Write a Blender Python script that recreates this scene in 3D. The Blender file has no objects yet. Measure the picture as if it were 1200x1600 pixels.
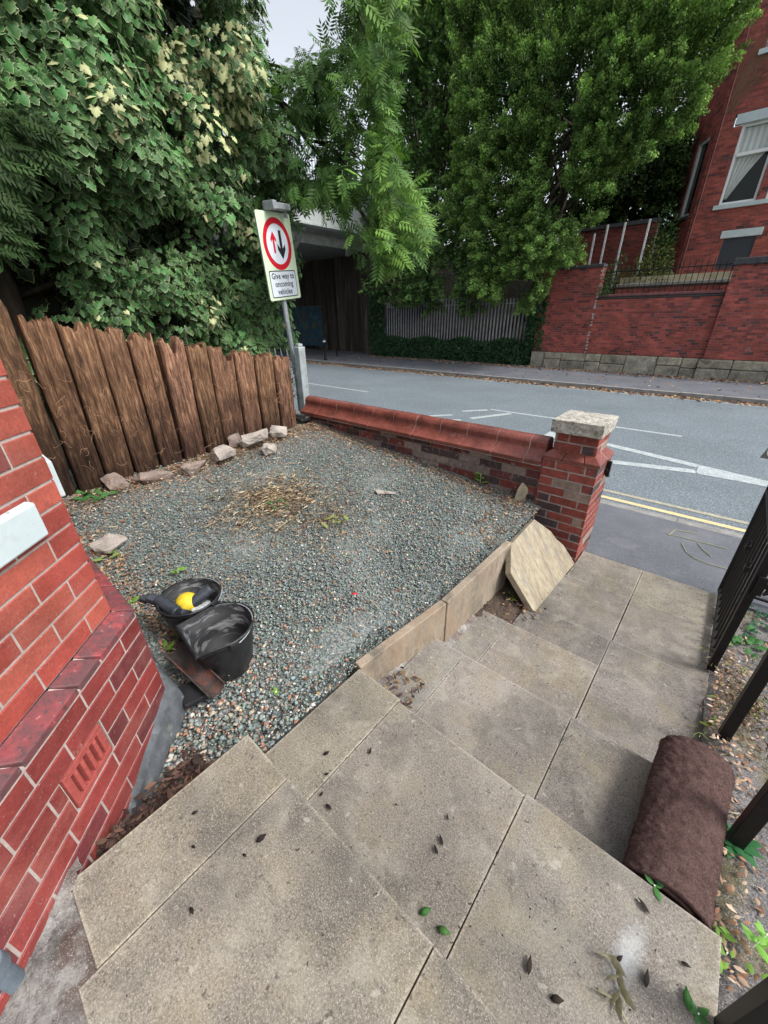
import bpy, bmesh, math, random
import numpy as np
from mathutils import Vector, Matrix, noise

random.seed(7)
rng = np.random.default_rng(11)
S = bpy.context.scene
COL = S.collection
R = math.radians

# ------------------------------------------------------------------ camera, sky, sun, exposure
CAMROT = np.array([[0.75690847, -0.28914157, 0.5860774],
                   [0.65337636, 0.35367062, -0.66934029],
                   [-0.01374425, 0.88955845, 0.45661455]])
EYE = 2.0
cam = bpy.data.cameras.new('camera')
camo = bpy.data.objects.new('camera', cam)
COL.objects.link(camo)
mw = Matrix([list(map(float, r)) + [0.0] for r in CAMROT] + [[0, 0, 0, 1]])
camo.matrix_world = Matrix.Translation((0, 0, EYE)) @ mw
cam.sensor_fit = 'HORIZONTAL'
cam.sensor_width = 36
cam.lens = 598 / 1200 * 36
cam.clip_start = 0.02
cam.clip_end = 600
S.camera = camo

SUN_EL, SUN_AZ = R(52), R(75)       # azimuth measured from +Y towards +X
w = bpy.data.worlds.new('World')
S.world = w
w.use_nodes = True
nt = w.node_tree
nt.nodes.clear()
sky = nt.nodes.new('ShaderNodeTexSky')
sky.sky_type = 'NISHITA'
sky.sun_disc = False
sky.sun_elevation = SUN_EL
sky.sun_rotation = SUN_AZ
sky.air_density = 1.0
sky.dust_density = 3.0
hs = nt.nodes.new('ShaderNodeHueSaturation')
hs.inputs['Saturation'].default_value = 0.30
bg = nt.nodes.new('ShaderNodeBackground')
bg.inputs['Strength'].default_value = 0.15
wo = nt.nodes.new('ShaderNodeOutputWorld')
nt.links.new(sky.outputs[0], hs.inputs['Color'])
nt.links.new(hs.outputs[0], bg.inputs[0])
nt.links.new(bg.outputs[0], wo.inputs[0])
sl = bpy.data.lights.new('sun', 'SUN')
sl.energy = 1.5
sl.angle = R(16)
sl.color = (1.0, 0.96, 0.9)
so = bpy.data.objects.new('sun', sl)
COL.objects.link(so)
sd = Vector((math.sin(SUN_AZ) * math.cos(SUN_EL), math.cos(SUN_AZ) * math.cos(SUN_EL), math.sin(SUN_EL)))
so.rotation_euler = sd.to_track_quat('Z', 'Y').to_euler()
so.location = (6, 0, 12)
S.view_settings.view_transform = 'Standard'
S.view_settings.look = 'None'
S.view_settings.gamma = 1
S.view_settings.exposure = 0.95
S.cycles.max_bounces = 6
S.cycles.diffuse_bounces = 3
S.cycles.transparent_max_bounces = 4


def at(px, py, z=None, x=None, y=None):
    """point of the place seen at a pixel of the photograph, on a level z, or a plane x or y"""
    d = CAMROT @ np.array([(px - 600) / 598., -(py - 800) / 598., -1.])
    t = (z - EYE) / d[2] if z is not None else (x / d[0] if x is not None else y / d[1])
    return Vector((d[0] * t, d[1] * t, d[2] * t + EYE))


# ------------------------------------------------------------------ helpers
def tag(o, label=None, cat=None, group=None, kind=None):
    if label: o['label'] = label
    if cat: o['category'] = cat
    if group: o['group'] = group
    if kind: o['kind'] = kind
    return o


def thing(name, label, cat, loc=(0, 0, 0), rz=0, group=None):
    o = bpy.data.objects.new(name, None)
    o.empty_display_size = 0.1
    o.location = loc
    o.rotation_euler = (0, 0, rz)
    COL.objects.link(o)
    return tag(o, label, cat, group)


def copy_tree(o, parent=None):
    c = o.copy()
    COL.objects.link(c)
    if parent: c.parent = parent
    for ch in [k for k in bpy.data.objects if k.parent == o and k is not c]:
        copy_tree(ch, c)
    return c


def link(name, me, parent=None, mats=()):
    for m in mats: me.materials.append(m)
    o = bpy.data.objects.new(name, me)
    COL.objects.link(o)
    if parent: o.parent = parent
    return o


class MB:
    def __init__(s):
        s.v = []; s.f = []; s.m = []; s.c = []; s.M = Matrix.Identity(4)

    def add(s, vs, fs, mat=0, col=(1, 1, 1)):
        b = len(s.v)
        for p in vs:
            s.v.append(tuple(s.M @ Vector(p)))
            s.c.append(col)
        for f in fs:
            s.f.append(tuple(b + i for i in f)); s.m.append(mat)

    def box(s, x0, x1, y0, y1, z0, z1, mat=0, col=(1, 1, 1), M=None):
        vs = [(x0, y0, z0), (x1, y0, z0), (x1, y1, z0), (x0, y1, z0), (x0, y0, z1), (x1, y0, z1), (x1, y1, z1), (x0, y1, z1)]
        if M is not None: vs = [tuple(M @ Vector(p)) for p in vs]
        s.add(vs, [(0, 3, 2, 1), (4, 5, 6, 7), (0, 1, 5, 4), (1, 2, 6, 5), (2, 3, 7, 6), (3, 0, 4, 7)], mat, col)

    def prism(s, poly, z0, z1, mat=0, col=(1, 1, 1), M=None):
        """poly = list of (x,y) ccw, extruded in z; z0/z1 may be lists"""
        n = len(poly)
        Z0 = z0 if isinstance(z0, (list, tuple)) else [z0] * n
        Z1 = z1 if isinstance(z1, (list, tuple)) else [z1] * n
        vs = [(p[0], p[1], Z0[i]) for i, p in enumerate(poly)] + [(p[0], p[1], Z1[i]) for i, p in enumerate(poly)]
        if M is not None: vs = [tuple(M @ Vector(p)) for p in vs]
        s.add(vs, [tuple(range(n - 1, -1, -1)), tuple(range(n, 2 * n))] + [(i, (i + 1) % n, n + (i + 1) % n, n + i) for i in range(n)], mat, col)

    def tube(s, pts, rad, n=8, mat=0, col=(1, 1, 1), cap=True):
        pts = [Vector(p) for p in pts]
        if not isinstance(rad, (list, tuple)): rad = [rad] * len(pts)
        vs = []
        a = None
        for i, p in enumerate(pts):
            d = (pts[min(i + 1, len(pts) - 1)] - pts[max(i - 1, 0)]).normalized()
            if a is None:
                a = d.orthogonal().normalized()
            a = (a - d * a.dot(d)).normalized()
            b = d.cross(a)
            for k in range(n):
                t = 2 * math.pi * k / n
                vs.append(tuple(p + (a * math.cos(t) + b * math.sin(t)) * rad[i]))
        fs = []
        for i in range(len(pts) - 1):
            for k in range(n):
                fs.append((i * n + k, i * n + (k + 1) % n, (i + 1) * n + (k + 1) % n, (i + 1) * n + k))
        if cap:
            fs.append(tuple(range(n - 1, -1, -1)))
            fs.append(tuple((len(pts) - 1) * n + k for k in range(n)))
        s.add(vs, fs, mat, col)

    def lathe(s, prof, n=32, mat=0, col=(1, 1, 1), M=None, shape=None):
        vs = []
        for r, z in prof:
            for k in range(n):
                t = 2 * math.pi * k / n
                q = shape(t, r, z) if shape else (r * math.cos(t), r * math.sin(t), z)
                vs.append(q)
        if M is not None: vs = [tuple(M @ Vector(p)) for p in vs]
        fs = []
        for i in range(len(prof) - 1):
            for k in range(n):
                fs.append((i * n + k, i * n + (k + 1) % n, (i + 1) * n + (k + 1) % n, (i + 1) * n + k))
        s.add(vs, fs, mat, col)

    def build(s, name, mats, parent=None, smooth=False, bevel=0, seg=2, offset=None):
        me = bpy.data.meshes.new(name)
        V = s.v
        if offset is not None: V = [(p[0] - offset[0], p[1] - offset[1], p[2] - offset[2]) for p in V]
        me.from_pydata(V, [], s.f)
        me.polygons.foreach_set('material_index', s.m)
        ca = me.color_attributes.new('Col', 'FLOAT_COLOR', 'POINT')
        arr = np.ones((len(s.v), 4), np.float32)
        arr[:, :3] = np.array(s.c, np.float32).reshape(-1, 3)
        ca.data.foreach_set('color', arr.ravel())
        if smooth: me.polygons.foreach_set('use_smooth', [True] * len(me.polygons))
        me.update()
        o = link(name, me, parent, mats if isinstance(mats, (list, tuple)) else [mats])
        if bevel:
            b = o.modifiers.new('bevel', 'BEVEL')
            b.width = bevel; b.segments = seg; b.limit_method = 'ANGLE'; b.angle_limit = R(35)
        return o


def fast_mesh(name, V, F, mats, parent=None, C=None, smooth=False, mi=None):
    """V (n,3); F (m,k) with the same k everywhere"""
    me = bpy.data.meshes.new(name)
    V = np.asarray(V, np.float32); F = np.asarray(F, np.int32)
    m, k = F.shape
    me.vertices.add(len(V)); me.vertices.foreach_set('co', V.ravel())
    me.loops.add(m * k); me.loops.foreach_set('vertex_index', F.ravel())
    me.polygons.add(m)
    me.polygons.foreach_set('loop_start', np.arange(0, m * k, k, dtype=np.int32))
    me.polygons.foreach_set('loop_total', np.full(m, k, np.int32))
    if smooth: me.polygons.foreach_set('use_smooth', np.ones(m, bool))
    if mi is not None: me.polygons.foreach_set('material_index', np.asarray(mi, np.int32))
    if C is not None:
        ca = me.color_attributes.new('Col', 'FLOAT_COLOR', 'POINT')
        ca.data.foreach_set('color', np.asarray(C, np.float32).ravel())
    me.update(calc_edges=True)
    me.validate()
    return link(name, me, parent, mats)


def norm(a):
    return a / np.maximum(np.linalg.norm(a, axis=-1, keepdims=True), 1e-9)


def scatter(T, TF, rad, pos, tip, nrm, size, colr):
    """place a leaf template (side, tip, normal coords) many times"""
    tip = norm(tip)
    nrm = norm(nrm - tip * (nrm * tip).sum(1, keepdims=True))
    side = np.cross(tip, nrm)
    T = np.asarray(T, float)
    s = np.asarray(size).reshape(-1, 1, 1)
    V = pos[:, None, :] + s * (T[None, :, 0:1] * side[:, None, :] + T[None, :, 1:2] * tip[:, None, :] + T[None, :, 2:3] * nrm[:, None, :])
    n, k = len(pos), len(T)
    F = (np.arange(n)[:, None, None] * k + np.asarray(TF)[None]).reshape(-1, len(TF[0]))
    C = np.ones((n, k, 4), np.float32)
    C[:, :, :3] = colr[:, None, :]
    C[:, :, 3] = np.asarray(rad)[None, :]
    return V.reshape(-1, 3), F, C.reshape(-1, 4)


# ------------------------------------------------------------------ materials
def mk(name, base=(0.5, 0.5, 0.5), rough=0.8, attr=False, var=None, var2=None, stain=None, speck=None, bump=None, bump2=None,
       spec=0.4, metal=0.0, stretch=(1, 1, 1), transl=0, mixrad=None, emit=None, obj=False, rot=None):
    m = bpy.data.materials.new(name)
    m.use_nodes = True
    t = m.node_tree; N = t.nodes; L = t.links
    p = N['Principled BSDF']
    p.inputs['Roughness'].default_value = rough
    p.inputs['Metallic'].default_value = metal
    p.inputs['Specular IOR Level'].default_value = spec
    if obj:
        tc = N.new('ShaderNodeTexCoord'); src = tc.outputs['Object']
    else:
        tc = N.new('ShaderNodeNewGeometry'); src = tc.outputs['Position']
    mp = N.new('ShaderNodeMapping'); mp.inputs['Scale'].default_value = stretch
    if rot: mp.inputs['Rotation'].default_value = rot
    L.new(src, mp.inputs[0]); src = mp.outputs[0]

    def nz(scale, detail=5, rough_=0.6, dist=0):
        n = N.new('ShaderNodeTexNoise')
        n.inputs['Scale'].default_value = scale; n.inputs['Detail'].default_value = detail
        n.inputs['Roughness'].default_value = rough_; n.inputs['Distortion'].default_value = dist
        L.new(src, n.inputs['Vector'])
        return n.outputs['Fac']

    def ramp(fac, a, b, ca=(0, 0, 0, 1), cb=(1, 1, 1, 1)):
        r = N.new('ShaderNodeValToRGB')
        r.color_ramp.elements[0].position = a; r.color_ramp.elements[1].position = b
        r.color_ramp.elements[0].color = ca; r.color_ramp.elements[1].color = cb
        L.new(fac, r.inputs[0])
        return r.outputs[0]

    def mix(fac, A, B, mode='MIX'):
        x = N.new('ShaderNodeMix'); x.data_type = 'RGBA'; x.blend_type = mode
        for sock, val in ((x.inputs['Factor'], fac), (x.inputs['A'], A), (x.inputs['B'], B)):
            if hasattr(val, 'is_output'): L.new(val, sock)
            elif isinstance(val, tuple): sock.default_value = tuple(val) + (1,) if len(val) == 3 else val
            else: sock.default_value = val
        return x.outputs['Result']
    if attr:
        an = N.new('ShaderNodeAttribute'); an.attribute_name = 'Col'
        c = mix(1.0, an.outputs['Color'], tuple(base), 'MULTIPLY')
    else:
        rgb = N.new('ShaderNodeRGB'); rgb.outputs[0].default_value = tuple(base) + (1,)
        c = rgb.outputs[0]
    for vv in (var, var2):
        if vv:   # (scale, dark multiplier, light multiplier)
            g = ramp(nz(vv[0]), 0.3, 0.7, (vv[1],) * 3 + (1,), (vv[2],) * 3 + (1,))
            c = mix(1.0, c, g, 'MULTIPLY')
    for st in (stain or []):   # (scale, lo, hi, colour, opacity)
        g = ramp(nz(st[0], 6, 0.65, 0.3), st[1], st[2], (0, 0, 0, 1), (st[4],) * 3 + (1,))
        c = mix(g, c, tuple(st[3]))
    for sp in (speck or []):   # (scale, threshold, colour, opacity)  small chips in the surface
        vo = N.new('ShaderNodeTexVoronoi'); vo.inputs['Scale'].default_value = sp[0]
        L.new(src, vo.inputs['Vector'])
        r2 = N.new('ShaderNodeSeparateColor'); L.new(vo.outputs['Color'], r2.inputs[0])
        g = ramp(r2.outputs[0], sp[1], sp[1] + 0.03, (0, 0, 0, 1), (sp[3],) * 3 + (1,))
        c = mix(g, c, tuple(sp[2]))
    if mixrad:   # pale leaf margin: (colour, from, to)
        g = ramp(an.outputs['Alpha'], mixrad[1], mixrad[2])
        c = mix(g, c, tuple(mixrad[0]))
    L.new(c, p.inputs['Base Color'])
    if emit: p.inputs['Emission Color'].default_value = tuple(emit[0]) + (1,); p.inputs['Emission Strength'].default_value = emit[1]
    last = None
    for bb in (bump, bump2):
        if bb:   # (scale, strength, distance)
            b = N.new('ShaderNodeBump'); b.inputs['Strength'].default_value = bb[1]; b.inputs['Distance'].default_value = bb[2]
            L.new(nz(bb[0], 8, 0.7), b.inputs['Height'])
            if last: L.new(last, b.inputs['Normal'])
            last = b.outputs[0]
    if last: L.new(last, p.inputs['Normal'])
    if transl:
        tr = N.new('ShaderNodeBsdfTranslucent'); ms = N.new('ShaderNodeMixShader')
        ms.inputs[0].default_value = transl
        c2 = mix(1.0, c, (1.1, 1.25, 0.6), 'MULTIPLY')
        L.new(c2, tr.inputs[0]); L.new(p.outputs[0], ms.inputs[1]); L.new(tr.outputs[0], ms.inputs[2])
        L.new(ms.outputs[0], N['Material Output'].inputs[0])
    return m


M = {}
M['slab'] = mk('paving_concrete', (0.645, 0.635, 0.65), 0.92, attr=True, var=(1.9, 0.62, 1.3), var2=(150, 0.55, 1.45),
               stain=[(3.6, 0.5, 0.68, (0.24, 0.2, 0.115), 0.5), (8, 0.5, 0.66, (0.32, 0.3, 0.25), 0.5), (4.7, 0.5, 0.68, (0.085, 0.078, 0.072), 0.62), (15, 0.56, 0.7, (0.08, 0.07, 0.06), 0.5), (300, 0.56, 0.62, (0.46, 0.43, 0.37), 0.6), (240, 0.58, 0.64, (0.055, 0.05, 0.045), 0.6), (48, 0.62, 0.66, (0.06, 0.05, 0.045), 0.7), (30, 0.62, 0.68, (0.42, 0.4, 0.35), 0.5)],
               bump=(260, 0.8, 0.0018), bump2=(14, 0.5, 0.006))
# pale powdery smear on one slab
t_ = M['slab'].node_tree; P_ = t_.nodes['Principled BSDF']; src_ = P_.inputs['Base Color'].links[0].from_socket
g_ = t_.nodes.new('ShaderNodeNewGeometry'); mp_ = t_.nodes.new('ShaderNodeMapping'); mp_.vector_type = 'TEXTURE'
mp_.inputs['Location'].default_value = (0.243, 0.715, 0.413); mp_.inputs['Rotation'].default_value = (0, 0, R(-12)); mp_.inputs['Scale'].default_value = (0.035, 0.11, 0.05)
ln_ = t_.nodes.new('ShaderNodeVectorMath'); ln_.operation = 'LENGTH'
n_ = t_.nodes.new('ShaderNodeTexNoise'); n_.inputs['Scale'].default_value = 110
ad_ = t_.nodes.new('ShaderNodeMath'); ad_.operation = 'ADD'
rp_ = t_.nodes.new('ShaderNodeValToRGB'); rp_.color_ramp.elements[0].position = 0.35; rp_.color_ramp.elements[0].color = (0.42, 0.42, 0.42, 1); rp_.color_ramp.elements[1].position = 1.5 / 1.5; rp_.color_ramp.elements[1].color = (0, 0, 0, 1)
mx_ = t_.nodes.new('ShaderNodeMix'); mx_.data_type = 'RGBA'
dv_ = t_.nodes.new('ShaderNodeMath'); dv_.operation = 'MULTIPLY'; dv_.inputs[1].default_value = 0.62
for a_, b_ in ((g_.outputs['Position'], mp_.inputs[0]), (mp_.outputs[0], ln_.inputs[0]), (g_.outputs['Position'], n_.inputs['Vector']), (ln_.outputs['Value'], ad_.inputs[0]), (n_.outputs['Fac'], ad_.inputs[1]), (ad_.outputs[0], dv_.inputs[0]), (dv_.outputs[0], rp_.inputs[0]), (rp_.outputs[0], mx_.inputs['Factor']), (src_, mx_.inputs['A']), (mx_.outputs['Result'], P_.inputs['Base Color'])): t_.links.new(a_, b_)
mx_.inputs['B'].default_value = (0.62, 0.68, 0.72, 1)
M['dirt'] = mk('soil', (0.07, 0.05, 0.038), 1, var=(20, 0.6, 1.5), bump=(60, 0.8, 0.01))
M['rough_conc'] = mk('rough_concrete', (0.27, 0.255, 0.24), 0.95, var=(9, 0.5, 1.35), var2=(90, 0.6, 1.4),
                     stain=[(6, 0.5, 0.6, (0.11, 0.065, 0.05), 0.7), (16, 0.54, 0.6, (0.4, 0.4, 0.38), 0.6)], speck=[(500, 0.9, (0.5, 0.48, 0.45), 0.6)],
                     bump=(90, 1.0, 0.012), bump2=(12, 0.6, 0.02))
M['gritty'] = mk('gritty_ground', (0.2, 0.19, 0.19), 1, var=(6, 0.7, 1.2), var2=(110, 0.45, 1.5),
                 stain=[(3.5, 0.5, 0.62, (0.17, 0.15, 0.06), 0.75)], speck=[(380, 0.88, (0.4, 0.38, 0.37), 0.8), (330, 0.85, (0.06, 0.05, 0.05), 0.8)], bump=(160, 1.0, 0.008))
M['asphalt'] = mk('asphalt_road', (0.125, 0.153, 0.174), 0.85, var=(0.7, 0.85, 1.15), var2=(45, 0.65, 1.35),
                  speck=[(120, 0.84, (0.36, 0.41, 0.44), 0.6), (140, 0.84, (0.05, 0.06, 0.07), 0.6)], bump=(150, 0.5, 0.003))
M['pave'] = mk('asphalt_pavement', (0.105, 0.112, 0.13), 0.85, var=(1.5, 0.8, 1.2), var2=(120, 0.75, 1.25),
               stain=[(1.8, 0.55, 0.75, (0.2, 0.2, 0.21), 0.6)], speck=[(160, 0.97, (0.3, 0.3, 0.3), 0.6)], bump=(180, 0.4, 0.002))
M['kerb'] = mk('kerb_stone', (0.24, 0.235, 0.225), 0.9, var=(7, 0.7, 1.2), var2=(70, 0.8, 1.2), bump=(50, 0.4, 0.004))
M['paint'] = mk('road_paint', (0.42, 0.47, 0.48), 0.8, var=(12, 0.7, 1.15), stain=[(45, 0.5, 0.62, (0.16, 0.19, 0.21), 0.85)], bump=(150, 0.4, 0.002))
M['yellow'] = mk('yellow_paint', (0.62, 0.5, 0.27), 0.8, var=(20, 0.8, 1.15), stain=[(60, 0.56, 0.64, (0.2, 0.2, 0.2), 0.8)])
M['yellow2'] = mk('worn_yellow_paint', (0.42, 0.38, 0.27), 0.8, var=(20, 0.7, 1.15), stain=[(60, 0.46, 0.6, (0.18, 0.2, 0.21), 0.9)])
M['brick_red'] = mk('smooth_red_brick', (0.86, 0.86, 0.86), 0.5, attr=True, var=(7, 0.7, 1.22), var2=(120, 0.82, 1.16),
                    stain=[(14, 0.58, 0.76, (0.1, 0.05, 0.05), 0.6), (4.5, 0.52, 0.72, (0.36, 0.15, 0.12), 0.4), (200, 0.64, 0.68, (0.1, 0.04, 0.04), 0.6), (30, 0.66, 0.7, (0.42, 0.25, 0.21), 0.5)], speck=[(420, 0.985, (0.45, 0.33, 0.3), 0.6)], bump=(40, 0.5, 0.004), bump2=(220, 0.5, 0.001), spec=0.4)
M['brick_old'] = mk('weathered_brick', (1, 1, 1), 0.85, attr=True, var=(25, 0.65, 1.3), var2=(120, 0.8, 1.2),
                    stain=[(18, 0.56, 0.7, (0.42, 0.36, 0.33), 0.6), (9, 0.6, 0.72, (0.05, 0.04, 0.04), 0.7)], bump=(90, 0.7, 0.004))
M['brick_far'] = mk('terrace_brick', (1.2, 1.15, 1.15), 0.85, attr=True, var=(2.2, 0.7, 1.25), var2=(25, 0.75, 1.25), bump=(60, 0.4, 0.004),
                    stain=[(1.6, 0.66, 0.78, (0.45, 0.38, 0.36), 0.5)])
M['mortar'] = mk('pale_mortar', (0.41, 0.35, 0.32), 0.95, var=(30, 0.75, 1.15), bump=(150, 0.6, 0.002))
M['mortar_old'] = mk('old_mortar', (0.2, 0.17, 0.15), 0.95, var=(12, 0.5, 1.4), bump=(120, 0.8, 0.004))
M['mortar_far'] = mk('far_mortar', (0.2, 0.14, 0.125), 0.95, var=(3, 0.6, 1.4))
M['terracotta'] = mk('glazed_coping_clay', (0.185, 0.055, 0.042), 0.27, var=(7, 0.6, 1.35), var2=(60, 0.75, 1.25),
                     stain=[(9, 0.6, 0.76, (0.32, 0.2, 0.17), 0.5), (14, 0.6, 0.75, (0.06, 0.03, 0.03), 0.6)], bump=(70, 0.35, 0.003), spec=0.5)
M['plinth_brick'] = mk('worn_plinth_brick', (0.25, 0.05, 0.055), 0.6, var=(60, 0.75, 1.3),
                       stain=[(9, 0.42, 0.58, (0.085, 0.05, 0.055), 0.8), (70, 0.55, 0.62, (0.06, 0.045, 0.048), 0.8), (60, 0.64, 0.68, (0.36, 0.27, 0.25), 0.6)], bump=(90, 0.5, 0.002))
M['capstone'] = mk('rough_capstone', (0.42, 0.4, 0.35), 0.95, var=(18, 0.6, 1.25), stain=[(28, 0.5, 0.62, (0.13, 0.11, 0.08), 0.8), (50, 0.55, 0.65, (0.62, 0.6, 0.55), 0.7)],
                   bump=(60, 0.9, 0.008))
M['flag'] = mk('yellow_flagstone', (0.33, 0.285, 0.205), 0.9, var=(3, 0.75, 1.2), var2=(30, 0.75, 1.25), stretch=(0.5, 1.6, 0.5),
               stain=[(7, 0.5, 0.66, (0.17, 0.165, 0.15), 0.75), (26, 0.54, 0.66, (0.2, 0.13, 0.06), 0.6), (3, 0.55, 0.66, (0.2, 0.2, 0.19), 0.7)], bump=(26, 0.8, 0.008), bump2=(120, 0.5, 0.002))
M['edging'] = mk('concrete_edging', (0.3, 0.25, 0.19), 0.9, var=(4, 0.7, 1.2), var2=(60, 0.85, 1.15),
                 stain=[(5, 0.46, 0.64, (0.26, 0.17, 0.11), 0.6), (7, 0.52, 0.68, (0.08, 0.075, 0.06), 0.75)], stretch=(1, 1, 0.5), bump=(90, 0.5, 0.002))
M['cement'] = mk('painted_cement', (0.085, 0.095, 0.105), 0.85, var=(16, 0.6, 1.4),
                 stain=[(7, 0.56, 0.66, (0.2, 0.2, 0.17), 0.6), (16, 0.6, 0.68, (0.33, 0.4, 0.42), 0.7), (9, 0.65, 0.7, (0.3, 0.09, 0.06), 0.7)], bump=(40, 0.8, 0.006))
M['stone'] = mk('rubble_stone', (0.24, 0.19, 0.165), 0.95, var=(9, 0.65, 1.2), var2=(70, 0.75, 1.25), stain=[(8, 0.55, 0.7, (0.25, 0.15, 0.1), 0.6)], bump=(40, 0.9, 0.01))
M['base_stone'] = mk('sandstone_block', (1.25, 1.25, 1.25), 0.95, attr=True, var=(5, 0.55, 1.3), var2=(30, 0.7, 1.3),
                     stain=[(4, 0.55, 0.7, (0.07, 0.07, 0.06), 0.7)], bump=(12, 0.9, 0.04), bump2=(50, 0.6, 0.01))
M['gravel'] = mk('gravel_chips', (1, 1, 1), 0.8, attr=True, var2=(200, 0.8, 1.2))
M['white_stone'] = mk('white_painted_stone', (0.50, 0.58, 0.60), 0.7, var=(10, 0.9, 1.06), stain=[(90, 0.64, 0.68, (0.2, 0.18, 0.16), 0.7), (5, .6, .75, (.35, .38, .38), .6)], bump=(90, 0.4, 0.002))
M['upvc'] = mk('white_frame', (0.78, 0.8, 0.8), 0.4)
M['glass'] = mk('dark_glass', (0.008, 0.011, 0.010), 0.12, spec=0.25)
M['curtain'] = mk('net_curtain', (0.55, 0.58, 0.56), 0.9, var=(3, 0.9, 1.1))
M['black_metal'] = mk('black_metal', (0.008, 0.007, 0.007), 0.5, var=(30, 0.7, 1.6), stain=[(60, 0.68, 0.76, (0.04, 0.025, 0.015), 0.5)], spec=0.3)
M['galv'] = mk('galvanised_steel', (0.33, 0.36, 0.38), 0.55, metal=0.3, var=(12, 0.7, 1.2), var2=(90, 0.85, 1.15))
M['old_metal'] = mk('dark_grey_steel', (0.3, 0.305, 0.33), 0.7, var=(4, 0.6, 1.3))
M['pole_white'] = mk('white_tube', (0.7, 0.72, 0.74), 0.5, var=(9, 0.8, 1.1))
M['post_grey'] = mk('weathered_grey_post', (0.36, 0.4, 0.41), 0.9, var=(7, 0.7, 1.2), stain=[(9, 0.55, 0.7, (0.16, 0.17, 0.14), 0.8)], bump=(50, 0.5, 0.004))
M['wood'] = None
M['bark'] = mk('bark', (0.05, 0.04, 0.03), 0.95, var=(10, 0.5, 1.6), stretch=(1, 1, 0.3), bump=(30, 0.9, 0.02))
M['plastic'] = mk('black_bucket_plastic', (0.014, 0.015, 0.017), 0.42, var=(20, 0.7, 1.5), stain=[(9, 0.6, 0.72, (0.22, 0.22, 0.22), 0.35), (40, 0.66, 0.72, (0.3, 0.3, 0.3), 0.4)], bump=(60, 0.3, 0.002))
M['bucket_in'] = mk('mortar_smeared_plastic', (0.02, 0.021, 0.023), 0.6, stain=[(9, 0.52, 0.66, (0.25, 0.26, 0.27), 0.7)], stretch=(1, 1, 3.5), bump=(40, 0.4, 0.003))
M['yellow_pl'] = mk('yellow_rubber', (0.68, 0.5, 0.03), 0.55, var=(30, 0.8, 1.1), speck=[(200, 0.9, (0.35, 0.28, 0.05), 0.5)])
M['foam'] = mk('black_rubber', (0.03, 0.035, 0.045), 0.45, var=(20, 0.6, 1.6))
M['rag'] = mk('crumpled_foil', (0.45, 0.48, 0.5), 0.5, var=(60, 0.5, 1.5), bump=(60, 0.9, 0.01))
M['rust'] = mk('rusty_cast_iron', (0.035, 0.028, 0.026), 0.8, var=(25, 0.6, 1.6), stain=[(9, 0.5, 0.64, (0.14, 0.045, 0.03), 0.8)], bump=(90, 0.7, 0.003))
M['red'] = mk('red_plastic', (0.6, 0.05, 0.03), 0.4)
M['mat'] = mk('brown_coir', (0.1, 0.062, 0.056), 1.0, attr=True, var=(30, 0.7, 1.3), var2=(220, 0.6, 1.45), bump=(190, 1.0, 0.006), bump2=(45, 0.7, 0.008), spec=0.1)
M['sign_back'] = mk('sign_plate', (0.66, 0.8, 0.58), 0.45, var=(4, 0.93, 1.04), stain=[(5, 0.62, 0.8, (0.42, 0.6, 0.22), 0.4)])
M['sign_white'] = mk('sign_white', (0.7, 0.76, 0.84), 0.4)
M['sign_red'] = mk('sign_red', (0.6, 0.012, 0.03), 0.4)
M['sign_black'] = mk('sign_black', (0.012, 0.014, 0.018), 0.5)
M['bridge_w'] = mk('pale_girder_paint', (0.42, 0.45, 0.44), 0.8, var=(2, 0.8, 1.1), stain=[(3, 0.6, 0.8, (0.2, 0.17, 0.13), 0.6)], stretch=(1, 1, 0.4))
M['bridge_c'] = mk('bridge_concrete', (0.26, 0.27, 0.25), 0.9, var=(2, 0.6, 1.2), stain=[(2, 0.5, 0.7, (0.11, 0.12, 0.06), 0.8)])
M['abut'] = mk('sooty_brick', (0.075, 0.062, 0.052), 0.95, var=(1.5, 0.5, 1.6), stretch=(1, 1, 0.12), stain=[(3, 0.56, 0.66, (0.2, 0.18, 0.16), 0.7)], bump=(30, 0.8, 0.03))
M['graffiti'] = mk('blue_graffiti', (0.03, 0.09, 0.15), 0.8, stain=[(1.6, 0.5, 0.56, (0.06, 0.16, 0.15), 0.9), (2.4, 0.56, 0.6, (0.16, 0.12, 0.05), 0.9)])
M['terrace'] = mk('terrace_paving', (0.42, 0.37, 0.24), 0.9, var=(2, 0.7, 1.2), var2=(40, 0.8, 1.2))
M['bank'] = mk('earth_bank', (0.02, 0.02, 0.012), 1, var=(2, 0.6, 1.5), bump=(8, 0.8, 0.1))
M['ground'] = mk('rough_ground', (0.08, 0.085, 0.05), 1, var=(2, 0.6, 1.5))
M['slate'] = mk('slate_coping', (0.05, 0.052, 0.058), 0.7, var=(8, 0.7, 1.4))
M['board'] = mk('dark_board', (0.03, 0.035, 0.045), 0.6)
M['vine'] = mk('dry_vine_stems', (0.28, 0.16, 0.11), 0.9)
M['ivy'] = mk('ivy_leaf', (1, 1, 1), 0.5, attr=True, mixrad=((0.34, 0.41, 0.21), 0.84, 1.0), transl=0.08, spec=0.25)
M['leaf'] = mk('tree_leaf', (1, 1, 1), 0.6, attr=True, transl=0.22, spec=0.22)
M['dead'] = mk('dead_leaf', (1, 1, 1), 0.9, attr=True, spec=0.2)
M['straw'] = mk('straw', (1, 1, 1), 0.9, attr=True, spec=0.2)

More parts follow.
